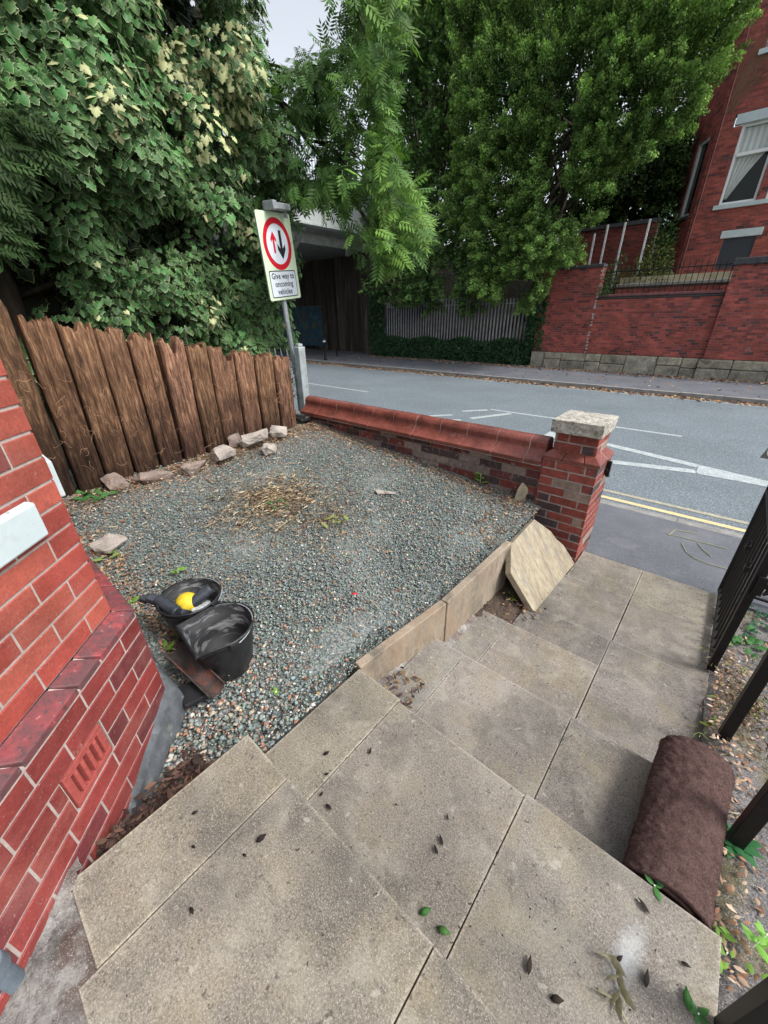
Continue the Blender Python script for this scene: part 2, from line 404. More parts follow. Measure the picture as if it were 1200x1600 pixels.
# sleeper wood: long grain, orange where split, unevenly darker towards the foot and paler towards the top
m = bpy.data.materials.new('sleeper_wood'); m.use_nodes = True
t = m.node_tree; N = t.nodes; L = t.links; p = N['Principled BSDF']
tc = N.new('ShaderNodeNewGeometry')
mp = N.new('ShaderNodeMapping'); mp.inputs['Scale'].default_value = (1, 1, 0.13); L.new(tc.outputs['Position'], mp.inputs[0])
n1 = N.new('ShaderNodeTexNoise'); n1.inputs['Scale'].default_value = 42; n1.inputs['Detail'].default_value = 8; n1.inputs['Roughness'].default_value = 0.78; n1.inputs['Distortion'].default_value = 0.6
L.new(mp.outputs[0], n1.inputs['Vector'])
n2 = N.new('ShaderNodeTexNoise'); n2.inputs['Scale'].default_value = 3.2; n2.inputs['Detail'].default_value = 5
L.new(tc.outputs['Position'], n2.inputs['Vector'])
r1 = N.new('ShaderNodeValToRGB'); r1.color_ramp.elements[0].position = 0.30; r1.color_ramp.elements[1].position = 0.72
r1.color_ramp.elements[0].color = (0.02, 0.013, 0.01, 1); r1.color_ramp.elements[1].color = (0.4, 0.265, 0.175, 1)
e = r1.color_ramp.elements.new(0.5); e.color = (0.125, 0.075, 0.05, 1)
L.new(n1.outputs[0], r1.inputs[0])
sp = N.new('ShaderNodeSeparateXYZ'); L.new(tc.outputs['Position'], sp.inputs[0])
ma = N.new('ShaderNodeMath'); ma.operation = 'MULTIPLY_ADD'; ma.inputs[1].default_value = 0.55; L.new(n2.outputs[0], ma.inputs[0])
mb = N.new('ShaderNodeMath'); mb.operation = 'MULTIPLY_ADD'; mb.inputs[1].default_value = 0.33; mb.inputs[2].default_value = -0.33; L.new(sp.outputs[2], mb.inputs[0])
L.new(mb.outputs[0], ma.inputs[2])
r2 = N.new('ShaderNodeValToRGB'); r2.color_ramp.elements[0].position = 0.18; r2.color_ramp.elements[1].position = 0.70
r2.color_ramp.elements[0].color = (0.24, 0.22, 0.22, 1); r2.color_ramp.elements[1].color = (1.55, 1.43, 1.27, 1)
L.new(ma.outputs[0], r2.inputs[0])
at_ = N.new('ShaderNodeAttribute'); at_.attribute_name = 'Col'
mx = N.new('ShaderNodeMix'); mx.data_type = 'RGBA'; mx.blend_type = 'MULTIPLY'; mx.inputs['Factor'].default_value = 1
L.new(r1.outputs[0], mx.inputs['A']); L.new(r2.outputs[0], mx.inputs['B'])
mx2 = N.new('ShaderNodeMix'); mx2.data_type = 'RGBA'; mx2.blend_type = 'MULTIPLY'; mx2.inputs['Factor'].default_value = 1
L.new(mx.outputs['Result'], mx2.inputs['A']); L.new(at_.outputs['Color'], mx2.inputs['B'])
L.new(mx2.outputs['Result'], p.inputs['Base Color'])
p.inputs['Roughness'].default_value = 0.9; p.inputs['Specular IOR Level'].default_value = 0.2
bp_ = N.new('ShaderNodeBump'); bp_.inputs['Strength'].default_value = 0.9; bp_.inputs['Distance'].default_value = 0.01
L.new(n1.outputs[0], bp_.inputs['Height']); L.new(bp_.outputs[0], p.inputs['Normal'])
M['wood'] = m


# ------------------------------------------------------------------ brickwork
def bricks(mb, O, U, Nn, W, H, colf, course=0.075, length=0.225, joint=0.0088, skips=(), off=0, face=0.0, ch=0.002, depth=0.02, mort=1, mdepth=0.004, jit=0.0006, header_every=0, back=0.1):
    O = Vector(O); U = Vector(U).normalized(); Nn = Vector(Nn).normalized(); Z = Vector((0, 0, 1))
    nc = int(round(H / course))
    for k in range(nc):
        z0, z1 = k * course, (k + 1) * course
        zc = (z0 + z1) / 2
        iv = [(0.0, W)]
        for (a, b, c, d) in skips:
            if c < zc < d:
                niv = []
                for (s0, s1) in iv:
                    if b <= s0 or a >= s1: niv.append((s0, s1)); continue
                    if a > s0: niv.append((s0, a))
                    if b < s1: niv.append((b, s1))
                iv = niv
        hd = header_every and (k % header_every == 0)
        ln = length / 2 if hd else length
        sh = (length / 4 if hd else (length / 2 if (k + off) % 2 else 0))
        for (s0, s1) in iv:
            if s1 - s0 < 0.01: continue
            # mortar bed
            m0 = s0 + (mdepth + 0.001 if s0 == 0 else 0); m1 = s1 - (mdepth + 0.001 if s1 == W else 0)
            q = [O + U * a + Z * zz - Nn * (dd - face) for dd in (mdepth, back) for (a, zz) in ((m0, z0), (m1, z0), (m1, z1), (m0, z1))]
            mb.add(q, [(0, 1, 2, 3), (5, 4, 7, 6), (0, 3, 7, 4), (1, 5, 6, 2), (3, 2, 6, 7), (0, 4, 5, 1)], mort, (1, 1, 1))
            x = math.floor((s0 - sh) / ln) * ln + sh
            while x < s1 - 1e-4:
                a, b = max(x, s0), min(x + ln, s1)
                x += ln
                if b - a < 0.025: continue
                a += joint / 2 if a > s0 + 1e-4 or s0 > 0 else 0
                b -= joint / 2 if b < s1 - 1e-4 or s1 < W else 0
                p = face + random.uniform(-jit, jit)
                za, zb = z0 + joint / 2, z1 - joint / 2
                vs = []
                for (dd, g) in ((0, ch), (ch, 0), (depth, 0)):
                    for (aa, zz) in ((a + g, za + g), (b - g, za + g), (b - g, zb - g), (a + g, zb - g)):
                        vs.append(O + U * aa + Z * zz + Nn * (p - dd))
                fs = [(0, 1, 2, 3)]
                for r_ in (0, 4):
                    for i in range(4):
                        j = (i + 1) % 4
                        fs.append((r_ + j, r_ + i, r_ + 4 + i, r_ + 4 + j))
                mb.add(vs, fs, 0, colf(a, zc))


def col_house(a, z):
    v = random.uniform(0.82, 1.12); k = random.random()
    if k < 0.16: return (0.23 * v, 0.055 * v, 0.055 * v)
    if k < 0.5: return (0.37 * v, 0.072 * v, 0.055 * v)
    return (0.41 * v, 0.098 * v, 0.07 * v)


def col_plinth(a, z):
    v = random.uniform(0.75, 1.1); k = random.random()
    if k < 0.25: return (0.2 * v, 0.045 * v, 0.05 * v)
    return (0.31 * v, 0.055 * v, 0.05 * v)


def col_old(a, z):
    k = random.random(); v = random.uniform(0.8, 1.2)
    if k < 0.3: return (0.07 * v, 0.045 * v, 0.045 * v)
    if k < 0.45: return (0.26 * v, 0.2 * v, 0.17 * v)
    if k < 0.7: return (0.2 * v, 0.05 * v, 0.04 * v)
    return (0.12 * v, 0.038 * v, 0.035 * v)


def col_far(a, z):
    k = random.random(); v = random.uniform(0.7, 1.15)
    if k < 0.06: return (0.10 * v, 0.045 * v, 0.045 * v)
    if k < 0.3: return (0.18 * v, 0.048 * v, 0.043 * v)
    return (0.29 * v, 0.068 * v, 0.052 * v)


# ------------------------------------------------------------------ ground, road, pavements
def sheet(name, x0, x1, y0, y1, z, mat, kind='structure'):
    mb = MB(); mb.add([(x0, y0, z), (x1, y0, z), (x1, y1, z), (x0, y1, z)], [(0, 1, 2, 3)])
    return tag(mb.build(name, mat), kind=kind)


sheet('ground', -300, 300, -300, 300, -0.35, M['ground'])
mb = MB(); mb.box(-70, 40, 4.72, 12.86, -0.2, 0.0); tag(mb.build('road', M['asphalt']), kind='structure')
mb = MB(); mb.box(-70, 40, 3.385, 4.60, -0.2, 0.055); tag(mb.build('near_pavement', M['pave']), kind='structure')
mb = MB()
for i in range(-60, 34):
    mb.box(i * 0.9, i * 0.9 + 0.894, 4.604, 4.728, -0.2, 0.047 + random.uniform(-.003, .003))
tag(mb.build('near_kerb', M['kerb'], bevel=0.008), kind='structure')
mb = MB(); mb.box(-70, 40, 12.99, 16.42, -0.2, 0.1); mb.box(-70, -6.4, 16.424, 18.2, -0.2, 0.1); tag(mb.build('far_pavement', M['pave']), kind='structure')
mb = MB()
for i in range(-60, 34):
    mb.box(i * 0.9, i * 0.9 + 0.894, 12.862, 12.988, -0.2, 0.104 + random.uniform(-.004, .004))
tag(mb.build('far_kerb', M['kerb'], bevel=0.01), kind='structure')
# painted lines
mb = MB()


def strip(mb, pts, wd, z):
    for a, b in zip(pts[:-1], pts[1:]):
        a = Vector((a[0], a[1], z)); b = Vector((b[0], b[1], z)); n = (b - a).cross(Vector((0, 0, 1))).normalized() * wd / 2
        mb.add([a + n, b + n, b - n, a - n][::-1], [(0, 1, 2, 3)])


Zp = 0.004
strip(mb, [(-4.08, 8.52), (-0.37, 8.55)], 0.09, Zp)
strip(mb, [(-14, 8.5), (-8.0, 8.5)], 0.09, Zp)
strip(mb, [(-2.2, 6.6), (-2.2, 7.5)], 0.22, Zp)
strip(mb, [(-2.2, 7.5), (-1.13, 7.19), (0.0, 6.9)], 0.17, Zp)
strip(mb, [(-2.2, 6.1), (-0.99, 6.34), (0.0, 6.62)], 0.17, Zp)
mb.add([(0.005, 6.54, Zp), (1.6, 6.52, Zp), (0.75, 6.78, Zp), (0.005, 6.98, Zp)], [(0, 1, 2, 3)])
strip(mb, [(-4.82, 7.1), (-4.49, 7.5)], 0.12, Zp)
strip(mb, [(-4.38, 6.95), (-4.09, 7.2)], 0.12, Zp)
strip(mb, [(-4.5, 7.95), (-4.1, 8.42)], 0.12, Zp)
strip(mb, [(-4.0, 7.46), (-3.53, 8.4)], 0.14, Zp)
strip(mb, [(-60, 12.66), (38, 12.66)], 0.055, Zp)
strip(mb, [(-60, 12.48), (38, 12.48)], 0.05, Zp)
tag(mb.build('road_markings', M['paint']), kind='structure')
mb = MB(); strip(mb, [(-60, 4.93), (38, 4.93)], 0.075, Zp)
tag(mb.build('yellow_line', M['yellow']), kind='structure')
mb = MB(); strip(mb, [(-60, 5.15), (38, 5.15)], 0.07, Zp)
tag(mb.build('yellow_line', M['yellow2']), kind='structure')

# garden soil under everything on the near side
def gz(x, y):
    return 0.40 + (-1 - min(x, -0.9)) * 0.09 + (y - 0.7) * 0.045


mb = MB()
nx, ny = 40, 44
xs = np.linspace(-4.6, -0.93, nx); ys = np.linspace(-0.6, 3.3, ny)
vs = []; fs = []
for j in range(ny):
    for i in range(nx):
        x, y = xs[i], ys[j]
        bx_ = -1.03 if y < 0.94 else -1.05 + (y - 0.94) * 0.085
        vs.append((x, y, gz(x, y) - 0.006 + 0.012 * noise.noise(Vector((x * 3, y * 3, 0))) if x < bx_ or y > 2.45 else -0.15))
for j in range(ny - 1):
    for i in range(nx - 1):
        a = j * nx + i; fs.append((a, a + 1, a + nx + 1, a + nx))
mb.add(vs, fs)
M['gravbase'] = mk('packed_gravel', (0.13, 0.15, 0.145), 1, var=(90, 0.4, 1.6), speck=[(110, 0.7, (0.27, 0.3, 0.29), 0.8), (90, 0.9, (0.4, 0.33, 0.27), 0.7)], bump=(140, 1, 0.01))
tag(mb.build('gravel_bed', M['gravbase'], smooth=True), kind='structure')

# bank to the left of the fence, under the ivy
mb = MB()
nx, ny = 26, 24
xs = np.linspace(-14.4, -4.05, nx); ys = np.linspace(-9, 3.38, ny)
vs = []; fs = []
for j in range(ny):
    for i in range(nx):
        x, y = xs[i], ys[j]
        h = 0.75 + max(0, (-6.0 - x)) * 1.5
        h = min(h, 5.0) + 0.25 * noise.noise(Vector((x, y, 3)))
        if y > 3.2: h = 0.75 if x > -6 else h
        vs.append((x, y, h))
for j in range(ny - 1):
    for i in range(nx - 1):
        a = j * nx + i; fs.append((a, a + 1, a + nx + 1, a + nx))
mb.add(vs, fs)
tag(mb.build('earth_bank', M['bank'], smooth=True), kind='structure')
# embankment across the road
mb = MB()
mb.add([(-14.9, 16.85, 0.5), (-6.35, 16.85, 0.9), (-6.35, 19, 3.0), (-14.9, 19, 4.2), (-6.35, 60, 3.2), (-14.9, 60, 6.2), (-14.9, 24, 6), (-6.35, 24, 3.2)],
       [(0, 1, 2, 3), (3, 2, 7, 6), (6, 7, 4, 5)])
tag(mb.build('embankment', M['bank']), kind='structure')
mb = MB(); mb.box(-6.33, 40, 16.82, 60, -0.3, 2.42); tag(mb.build('terrace_ground', M['ground']), kind='structure')

# ------------------------------------------------------------------ garden path and steps
mb = MB()


def slab(x0, x1, y0, y1, z, th=0.05, c=None, dz=0.0, g=0.0006):
    c = c or random.choice([(0.31, 0.28, 0.235), (0.29, 0.265, 0.235), (0.33, 0.295, 0.235), (0.275, 0.25, 0.225)])
    t1, t2 = random.uniform(-.0015, .0015), random.uniform(-.0015, .0015)
    x0 += g; x1 -= g; y0 += g; y1 -= g
    Zs = [z + t1, z + t2, z + dz + t1, z + dz - t2]
    mb.prism([(x0, y0), (x1, y0), (x1, y1), (x0, y1)], z - th, [q - 0.003 for q in Zs], 0, c)
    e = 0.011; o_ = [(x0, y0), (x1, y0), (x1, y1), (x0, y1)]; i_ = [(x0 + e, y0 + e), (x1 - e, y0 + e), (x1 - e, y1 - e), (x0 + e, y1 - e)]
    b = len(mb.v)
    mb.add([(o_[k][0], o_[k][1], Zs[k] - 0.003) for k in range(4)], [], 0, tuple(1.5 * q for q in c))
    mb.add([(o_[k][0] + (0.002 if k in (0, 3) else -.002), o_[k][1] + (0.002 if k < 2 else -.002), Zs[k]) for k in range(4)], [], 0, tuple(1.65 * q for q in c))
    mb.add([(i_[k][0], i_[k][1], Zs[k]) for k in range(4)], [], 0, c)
    for k in range(4):
        j = (k + 1) % 4
        for h_ in (0, 4): mb.f.append((b + h_ + k, b + h_ + j, b + h_ + 4 + j, b + h_ + 4 + k)); mb.m.append(0)
    mb.f.append((b + 8, b + 9, b + 10, b + 11)); mb.m.append(0)


yel = (0.345, 0.305, 0.205)
gry = (0.285, 0.26, 0.225)
# top level
slab(-1.01, -0.762, -0.23, 0.34, 0.58, c=(0.325, 0.295, 0.225))
slab(-0.76, -0.156, -0.27, 0.345, 0.58, c=(0.33, 0.3, 0.24))
slab(-0.154, 0.46, -0.27, 0.345, 0.58, c=(0.315, 0.285, 0.23))
slab(-0.62, -0.155, -0.9, -0.275, 0.578, c=(0.22, 0.23, 0.25))
slab(-0.15, 0.46, -0.9, -0.275, 0.58)
# second level
slab(-1.0, -0.734, 0.30, 0.933, 0.413, c=(0.335, 0.305, 0.235))
slab(-0.732, -0.134, 0.30, 0.92, 0.413, c=(0.3, 0.27, 0.225))
slab(-0.132, 0.44, 0.30, 0.93, 0.413, c=(0.3, 0.275, 0.235))
# third level
slab(-0.93, -0.712, 0.88, 1.515, 0.228, c=(0.28, 0.265, 0.235))
slab(-0.710, -0.114, 0.88, 1.51, 0.232, c=(0.315, 0.285, 0.245))
slab(-0.112, 0.43, 0.88, 1.512, 0.232, c=(0.295, 0.27, 0.24))
# fourth, nearly level with the walk
slab(-0.86, -0.665, 1.47, 2.04, 0.125, c=(0.25, 0.235, 0.21))
slab(-0.663, -0.105, 1.47, 2.035, 0.128, c=(0.31, 0.275, 0.235))
slab(-0.66, -0.103, 2.0, 2.36, 0.085, c=(0.25, 0.225, 0.2))
slab(-0.6, -0.098, 2.361, 2.907, 0.08, c=(0.31, 0.28, 0.24))
slab(-0.56, -0.095, 2.909, 3.375, 0.078, c=(0.33, 0.3, 0.245))
slab(-0.102, 0.42, 1.47, 2.36, 0.093, dz=-.006, c=(0.315, 0.285, 0.255))
slab(-0.093, 0.41, 2.361, 2.907, 0.08, c=(0.325, 0.295, 0.25))
slab(-0.093, 0.405, 2.909, 3.38, 0.078, c=(0.345, 0.315, 0.25))
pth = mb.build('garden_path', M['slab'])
tag(pth, kind='structure')
# risers / solid ground below the slabs
mb = MB()
mb.prism([(-0.99, -0.9), (0.44, -0.9), (0.44, 0.30), (-0.99, 0.30)], -0.2, 0.568)
mb.prism([(-0.985, 0.3), (0.43, 0.3), (0.43, 0.9), (-0.985, 0.9)], -0.2, 0.400)
mb.prism([(-0.92, 0.9), (0.425, 0.9), (0.425, 1.49), (-0.92, 1.49)], -0.2, 0.215)
mb.prism([(-0.87, 1.49), (0.41, 1.49), (0.41, 3.384), (-0.87, 3.384)], -0.2, 0.026)
tag(mb.build('path_base', M['dirt']), kind='structure')


def lumpy(name, poly, zf, mat, amp=0.02, fr=9, res=0.03, parent=None):
    xs_ = [p[0] for p in poly]; ys_ = [p[1] for p in poly]
    def inside(x, y):
        c = False; n = len(poly)
        for i in range(n):
            (x1, y1), (x2, y2) = poly[i], poly[(i + 1) % n]
            if (y1 > y) != (y2 > y) and x < (x2 - x1) * (y - y1) / (y2 - y1) + x1: c = not c
        return c
    nx_ = int((max(xs_) - min(xs_)) / res) + 2; ny_ = int((max(ys_) - min(ys_)) / res) + 2
    idx = {}; vs = []; fs = []
    for j in range(ny_):
        for i in range(nx_):
            x = min(xs_) + i * res; y = min(ys_) + j * res
            xx = x + 0.4 * res * noise.noise(Vector((x * 40, y * 40, 1))); yy = y + 0.4 * res * noise.noise(Vector((x * 40, y * 40, 5)))
            idx[i, j] = len(vs)
            dm = 9.0
            for q_ in range(len(poly)):
                (ax, ay), (bx, by) = poly[q_], poly[(q_ + 1) % len(poly)]
                t_ = max(0, min(1, ((x - ax) * (bx - ax) + (y - ay) * (by - ay)) / ((bx - ax) ** 2 + (by - ay) ** 2)))
                dm = min(dm, math.hypot(x - ax - t_ * (bx - ax), y - ay - t_ * (by - ay)))
            if not inside(x, y): dm = 0
            sink = max(0, 1.6 * res - dm) * 1.0
            vs.append((xx, yy, zf(x, y) - sink + amp * (noise.noise(Vector((x * fr, y * fr, 0))) + 0.5 * noise.noise(Vector((x * fr * 3, y * fr * 3, 2))))))
    for j in range(ny_ - 1):
        for i in range(nx_ - 1):
            x = min(xs_) + (i + .5) * res; y = min(ys_) + (j + .5) * res
            if inside(x, y): fs.append((idx[i, j], idx[i + 1, j], idx[i + 1, j + 1], idx[i, j + 1]))
    b = MB(); b.add(vs, fs)
    return b.build(name, mat, parent, smooth=True)


# broken cement by the house door, bottom left
tag(lumpy('cement_patch', [(-1.25, -0.95), (-0.6, -0.95), (-0.6, -0.27), (-0.74, -0.215), (-0.97, -0.205), (-1.03, -0.20), (-1.3, -0.20)],
          lambda x, y: 0.575 + max(0, (-0.93 - x - (y + 0.3) * .3)) * 0.5, M['rough_conc'], 0.014, 11, 0.014), kind='structure')
# rough strips of concrete haunching beside the edging boards
tag(lumpy('concrete_haunch', [(-0.995, 0.93), (-0.925, 0.93), (-0.925, 1.53), (-0.995, 1.53)], lambda x, y: 0.225 + max(0, -0.93 - x) * .5, M['rough_conc'], 0.018, 14, 0.015), kind='structure')
tag(lumpy('concrete_haunch', [(-0.93, 1.52), (-0.84, 1.52), (-0.84, 1.96), (-0.92, 1.96)], lambda x, y: 0.135 + max(0, -0.86 - x) * .6, M['rough_conc'], 0.02, 14, 0.015), kind='structure')
tag(lumpy('bare_soil', [(-0.93, 1.9), (-0.5, 2.0), (-0.5, 3.1), (-1.1, 3.1)], lambda x, y: 0.07 + max(0, -0.66 - x) * .25, M['dirt'], 0.02, 10, 0.02), kind='structure')
# ground right of the path
def rz_(x, y):
    return 0.39 - min(max((y - 0.6) / 2.2, 0), 1) * 0.31


tag(lumpy('side_ground', [(0.40, -0.9), (2.6, -0.9), (2.6, 3.38), (0.40, 3.38)], lambda x, y: rz_(x, y) - 0.004, M['gritty'], 0.012, 5, 0.04), kind='structure')

# ------------------------------------------------------------------ gravel chips
def inpoly(x, y, poly):
    c = np.zeros(len(x), bool); n = len(poly)
    for i in range(n):
        (x1, y1), (x2, y2) = poly[i], poly[(i + 1) % n]
        if y1 == y2: continue
        k = ((y1 > y) != (y2 > y)) & (x < (x2 - x1) * (y - y1) / (y2 - y1) + x1)
        c ^= k
    return c


def gzv(x, y):
    return 0.40 + (-1 - np.minimum(x, -0.9)) * 0.09 + (y - 0.7) * 0.045


ngr = 98000
gx = rng.uniform(-4.05, -0.88, ngr); gy = rng.uniform(-0.25, 3.17, ngr)
board_poly = [(-1.02, -0.3), (-1.02, 0.93), (-1.035, 0.95), (-0.93, 1.57), (-0.91, 2.42), (-0.90, 2.9), (-0.99, 3.17), (-4.05, 3.17), (-4.05, 0.30), (-1.47, 0.29), (-1.41, 0.235), (-1.0, -0.19)]
k = inpoly(gx, gy, board_poly); gx, gy = gx[k], gy[k]
# thin out where it is far away
n = len(gx)
gzz = gzv(gx, gy) + rng.uniform(-0.004, 0.008, n) + 0.010 * np.sin(gx * 5 + 1) * np.sin(gy * 4.3)
# chip: squashed octahedron-like with random vertices
base = np.array([(1, 0, 0), (0.2, 1, 0.1), (-1, 0.1, 0), (-0.1, -1, 0), (0.1, 0.1, 0.9), (-.1, 0, -0.9), (0.6, -0.6, 0.5)])
tf = np.array([(0, 1, 4), (1, 2, 4), (2, 3, 4), (3, 6, 4), (6, 0, 4), (1, 0, 5), (2, 1, 5), (3, 2, 5), (0, 3, 5), (0, 6, 3)])
sz = 0.0048 * (0.6 + rng.random(n) ** 2 * 1.4)
warm = np.exp(-((gx + 1.25) ** 2 + (gy - 0.15) ** 2) / 0.25) * 0.62 + np.exp(-((gx + 3.8) / 0.5) ** 2) * 0.45 + np.exp(-((gy - 3.2) / 0.3) ** 2) * 0.35
wn = np.array([noise.noise(Vector((a * 2.5, b * 2.5, 9))) for a, b in zip(gx, gy)])
warm = warm + 0.16 + 0.3 * np.clip(wn, 0, 1)
sz = sz * (1 + 0.4 * (np.exp(-((gx + 1.3) ** 2 + (gy - 0.2) ** 2) / 0.3)))
th = rng.uniform(0, 2 * np.pi, n)
ca, sa = np.cos(th), np.sin(th)
Vb = base[None] * (1 + rng.uniform(-0.35, 0.35, (n, 7, 3)))
tilt = rng.uniform(-0.7, 0.7, (n, 2))
Vb[:, :, 2] = Vb[:, :, 2] * 0.75 + Vb[:, :, 0] * tilt[:, :1] + Vb[:, :, 1] * tilt[:, 1:]
X = Vb[:, :, 0] * ca[:, None] - Vb[:, :, 1] * sa[:, None]
Y = Vb[:, :, 0] * sa[:, None] + Vb[:, :, 1] * ca[:, None]
V = np.stack([X, Y, Vb[:, :, 2]], 2) * sz[:, None, None] * np.array([1.15, 1.15, 0.9]) + np.stack([gx, gy, gzz], 1)[:, None]
F = (np.arange(n)[:, None, None] * 7 + tf[None]).reshape(-1, 3)
u = rng.random(n)
cc = np.array([0.165, 0.2, 0.19])[None] * rng.uniform(0.6, 1.5, (n, 1)) * (1 + rng.uniform(-.1, .1, (n, 3)))
pal = np.array([(0.42, 0.24, 0.16), (0.5, 0.42, 0.32), (0.55, 0.52, 0.47), (0.34, 0.17, 0.12), (0.36, 0.32, 0.25)])
sel = u < warm * 0.55
cc[sel] = pal[rng.integers(0, 5, sel.sum())] * rng.uniform(0.6, 1.15, (sel.sum(), 1))
pale = rng.random(n) < 0.018
cc[pale] = np.array([0.5, 0.52, 0.5]) * rng.uniform(0.8, 1.1, (pale.sum(), 1))
C = np.ones((n, 7, 4)); C[:, :, :3] = cc[:, None]
o = fast_mesh('gravel', V.reshape(-1, 3), F, [M['gravel']], None, C.reshape(-1, 4))
tag(o, 'grey green stone chippings covering the front garden', 'gravel', kind='stuff')

# ------------------------------------------------------------------ brick house on the left (bay)
house = thing('brick_house', 'near red brick house bay with plinth, white sills and clay air vent beside the gravel', 'house', (-1.47, 0.2, 0.5))
hl = Vector(house.location)


def hpart(mbx, name, mats, parent=house, **kw):
    return mbx.build(name, mats, parent, offset=hl if parent is house else None, **kw)


c0 = Vector((-1.49, 0.16, 0)); U45 = Vector((1, -1, 0)).normalized(); N45 = Vector((1, 1, 0)).normalized(); NF = Vector((0, 1, 0))
mb = MB()
# upper 45 degree face: from z=1.035+... up ; u measured from the corner
bricks(mb, c0 + Vector((0, 0, 1.04)), U45, N45, 1.15, 1.95, col_house, skips=[(0.26, 0.82, 0.55, 2.2)], off=1, jit=0.0004)
# upper front face running to -X
bricks(mb, c0 + Vector((-2.4, 0, 1.04)), Vector((1, 0, 0)), NF, 2.4, 1.95, col_house, skips=[(0.3, 2.2, 0.395, 2.2)], off=0)
hpart(mb, 'wall', [M['brick_red'], M['mortar']])
# plinth faces (60 mm further out)
pc = Vector((-1.465, 0.22, 0))
mb = MB()
bricks(mb, pc + Vector((0, 0, 0.39)), U45, N45, 1.12, 0.60, col_plinth, skips=[(0.325, 0.515, 0.30, 0.45)], off=0)
bricks(mb, pc + Vector((-2.4, 0, 0.39)), Vector((1, 0, 0)), NF, 2.4, 0.60, col_plinth, off=1)
pl = hpart(mb, 'plinth', [M['brick_red'], M['mortar']])
# chamfered plinth course: bricks with a sloped top
mb = MB()


def chamfer_row(P0, P1, Q0, Q1, n, zt, zl, zb, headers=()):
    """P = outer line, Q = wall line (top of slope); individual bevelled bricks"""
    tot = 0
    lens = []
    x = 0.0; i = 0
    L_ = (P1 - P0).length
    pat = [0.225, 0.1125, 0.225, 0.225]
    while x < L_:
        l_ = pat[i % len(pat)]; i += 1
        a, b = x / L_, min((x + l_) / L_, 1)
        x += l_
        g = 0.0045 / L_
        if b - a < 0.03: break
        a += g; b -= g
        vs = []
        dn = (P0 - Q0); dn = Vector((dn.x, dn.y, 0))
        for t_ in (a, b):
            Pp = P0.lerp(P1, t_); Qq = Q0.lerp(Q1, t_)
            vs += [Vector((Pp.x, Pp.y, zb)), Vector((Pp.x, Pp.y, zl)), Vector((Qq.x, Qq.y, zt)), Vector((Qq.x, Qq.y, zb))]
        mb.add(vs, [(0, 1, 5, 4), (1, 2, 6, 5), (2, 3, 7, 6), (3, 0, 4, 7), (0, 3, 2, 1), (4, 5, 6, 7)])


ps = 0.003
P0 = pc + N45 * ps + NF * 0; P1 = pc + U45 * 1.12 + N45 * ps
Q0 = c0 + Vector((0.0, 0, 0)) - N45 * .002; Q1 = c0 + U45 * 1.12 - N45 * .002
chamfer_row(P0, P1, Q0, Q1, 0, 1.042, 1.018, 0.992)
chamfer_row(pc + Vector((0, ps, 0)), pc + Vector((-2.4, ps, 0)), c0 + Vector((0, -.002, 0)), c0 + Vector((-2.4, -.002, 0)), 0, 1.042, 1.018, 0.992)
hpart(mb, 'plinth_course', M['plinth_brick'], bevel=0.004)
mb = MB()
mb.prism([tuple(pc[:2]), tuple((pc + Vector((-2.4, 0, 0)))[:2]), tuple((pc + Vector((-2.4, -.1, 0)))[:2]), (-1.6, 0.1), tuple((pc + U45 * 1.12 - N45 * .08)[:2]), tuple((pc + U45 * 1.12)[:2])], 0.985, 1.0)
vsm = [pc + Vector((0, 0, 1.0)), pc + U45 * 1.12 + Vector((0, 0, 1.0)), c0 + U45 * 1.12 + Vector((0, 0, 1.036)), c0 + Vector((0, 0, 1.036)), c0 + Vector((-2.4, 0, 1.036)), pc + Vector((-2.4, 0, 1.0))]
mb.add(vsm, [(0, 1, 2, 3), (0, 3, 4, 5)])
hpart(mb, 'mortar_bed', M['mortar'])
# core
mb = MB()
cc_ = [(-1.54, 0.08), (-3.9, 0.08), (-3.9, -1.2), (-0.75, -1.2), (-0.75, -0.72)]
mb.prism([tuple(c) for c in cc_], 0.3, 1.3)
mb.prism([(-1.54, 0.08), (-1.7, 0.08), (-1.7, 0.0), (-1.5, -0.1), (-1.47, 0.01)], 1.3, 3.0)
hpart(mb, 'core', M['mortar'])
# sills
mb = MB()
def sill45(a, b):
    pts = []
    for u_, o_ in ((a, 0.022), (b, 0.022), (b, -0.12), (a, -0.12)):
        q = c0 + U45 * u_ + N45 * o_; pts.append((q.x, q.y))
    mb.prism(pts[::-1], [1.44] * 4, [1.575, 1.575, 1.545, 1.545][::1])
sill45(0.122, 0.84)
o = hpart(mb, 'sill', M['white_stone'], bevel=0.006)
mb = MB()
mb.prism([(-3.7, 0.195), (-3.7, 0.04), (-1.68, 0.04), (-1.68, 0.195)][::-1], 1.44, [1.575, 1.575, 1.545, 1.545])
hpart(mb, 'sill', M['white_stone'], bevel=0.006)
# windows above the sills
def hwin(O, U, W_, z0, z1, Nn):
    b = MB(); O = Vector(O)
    Mx = Matrix.Translation(O) @ Matrix(((U.x, Nn.x, 0, 0), (U.y, Nn.y, 0, 0), (0, 0, 1, 0), (0, 0, 0, 1)))
    for (a, b_, c, d) in ((0, 0.06, z0, z1), (W_ - 0.06, W_, z0, z1), (0.061, W_ - 0.061, z0, z0 + 0.06), (0.061, W_ - 0.061, z1 - 0.06, z1)):
        b.box(a, b_, -0.09, -0.03, c, d, M=Mx)
    f = hpart(b, 'window', M['upvc'], bevel=0.004)
    g = MB(); g.box(0.055, W_ - 0.055, -0.07, -0.06, z0 + .055, z1 - .055, M=Mx)
    g.build('pane', M['glass'], f, offset=hl)
hwin(c0 + U45 * 0.262, U45, 0.556, 1.592, 3.0, N45)
hwin(c0 + Vector((-2.1, 0, 0)), Vector((1, 0, 0)), 1.9, 1.576, 3.0, NF)
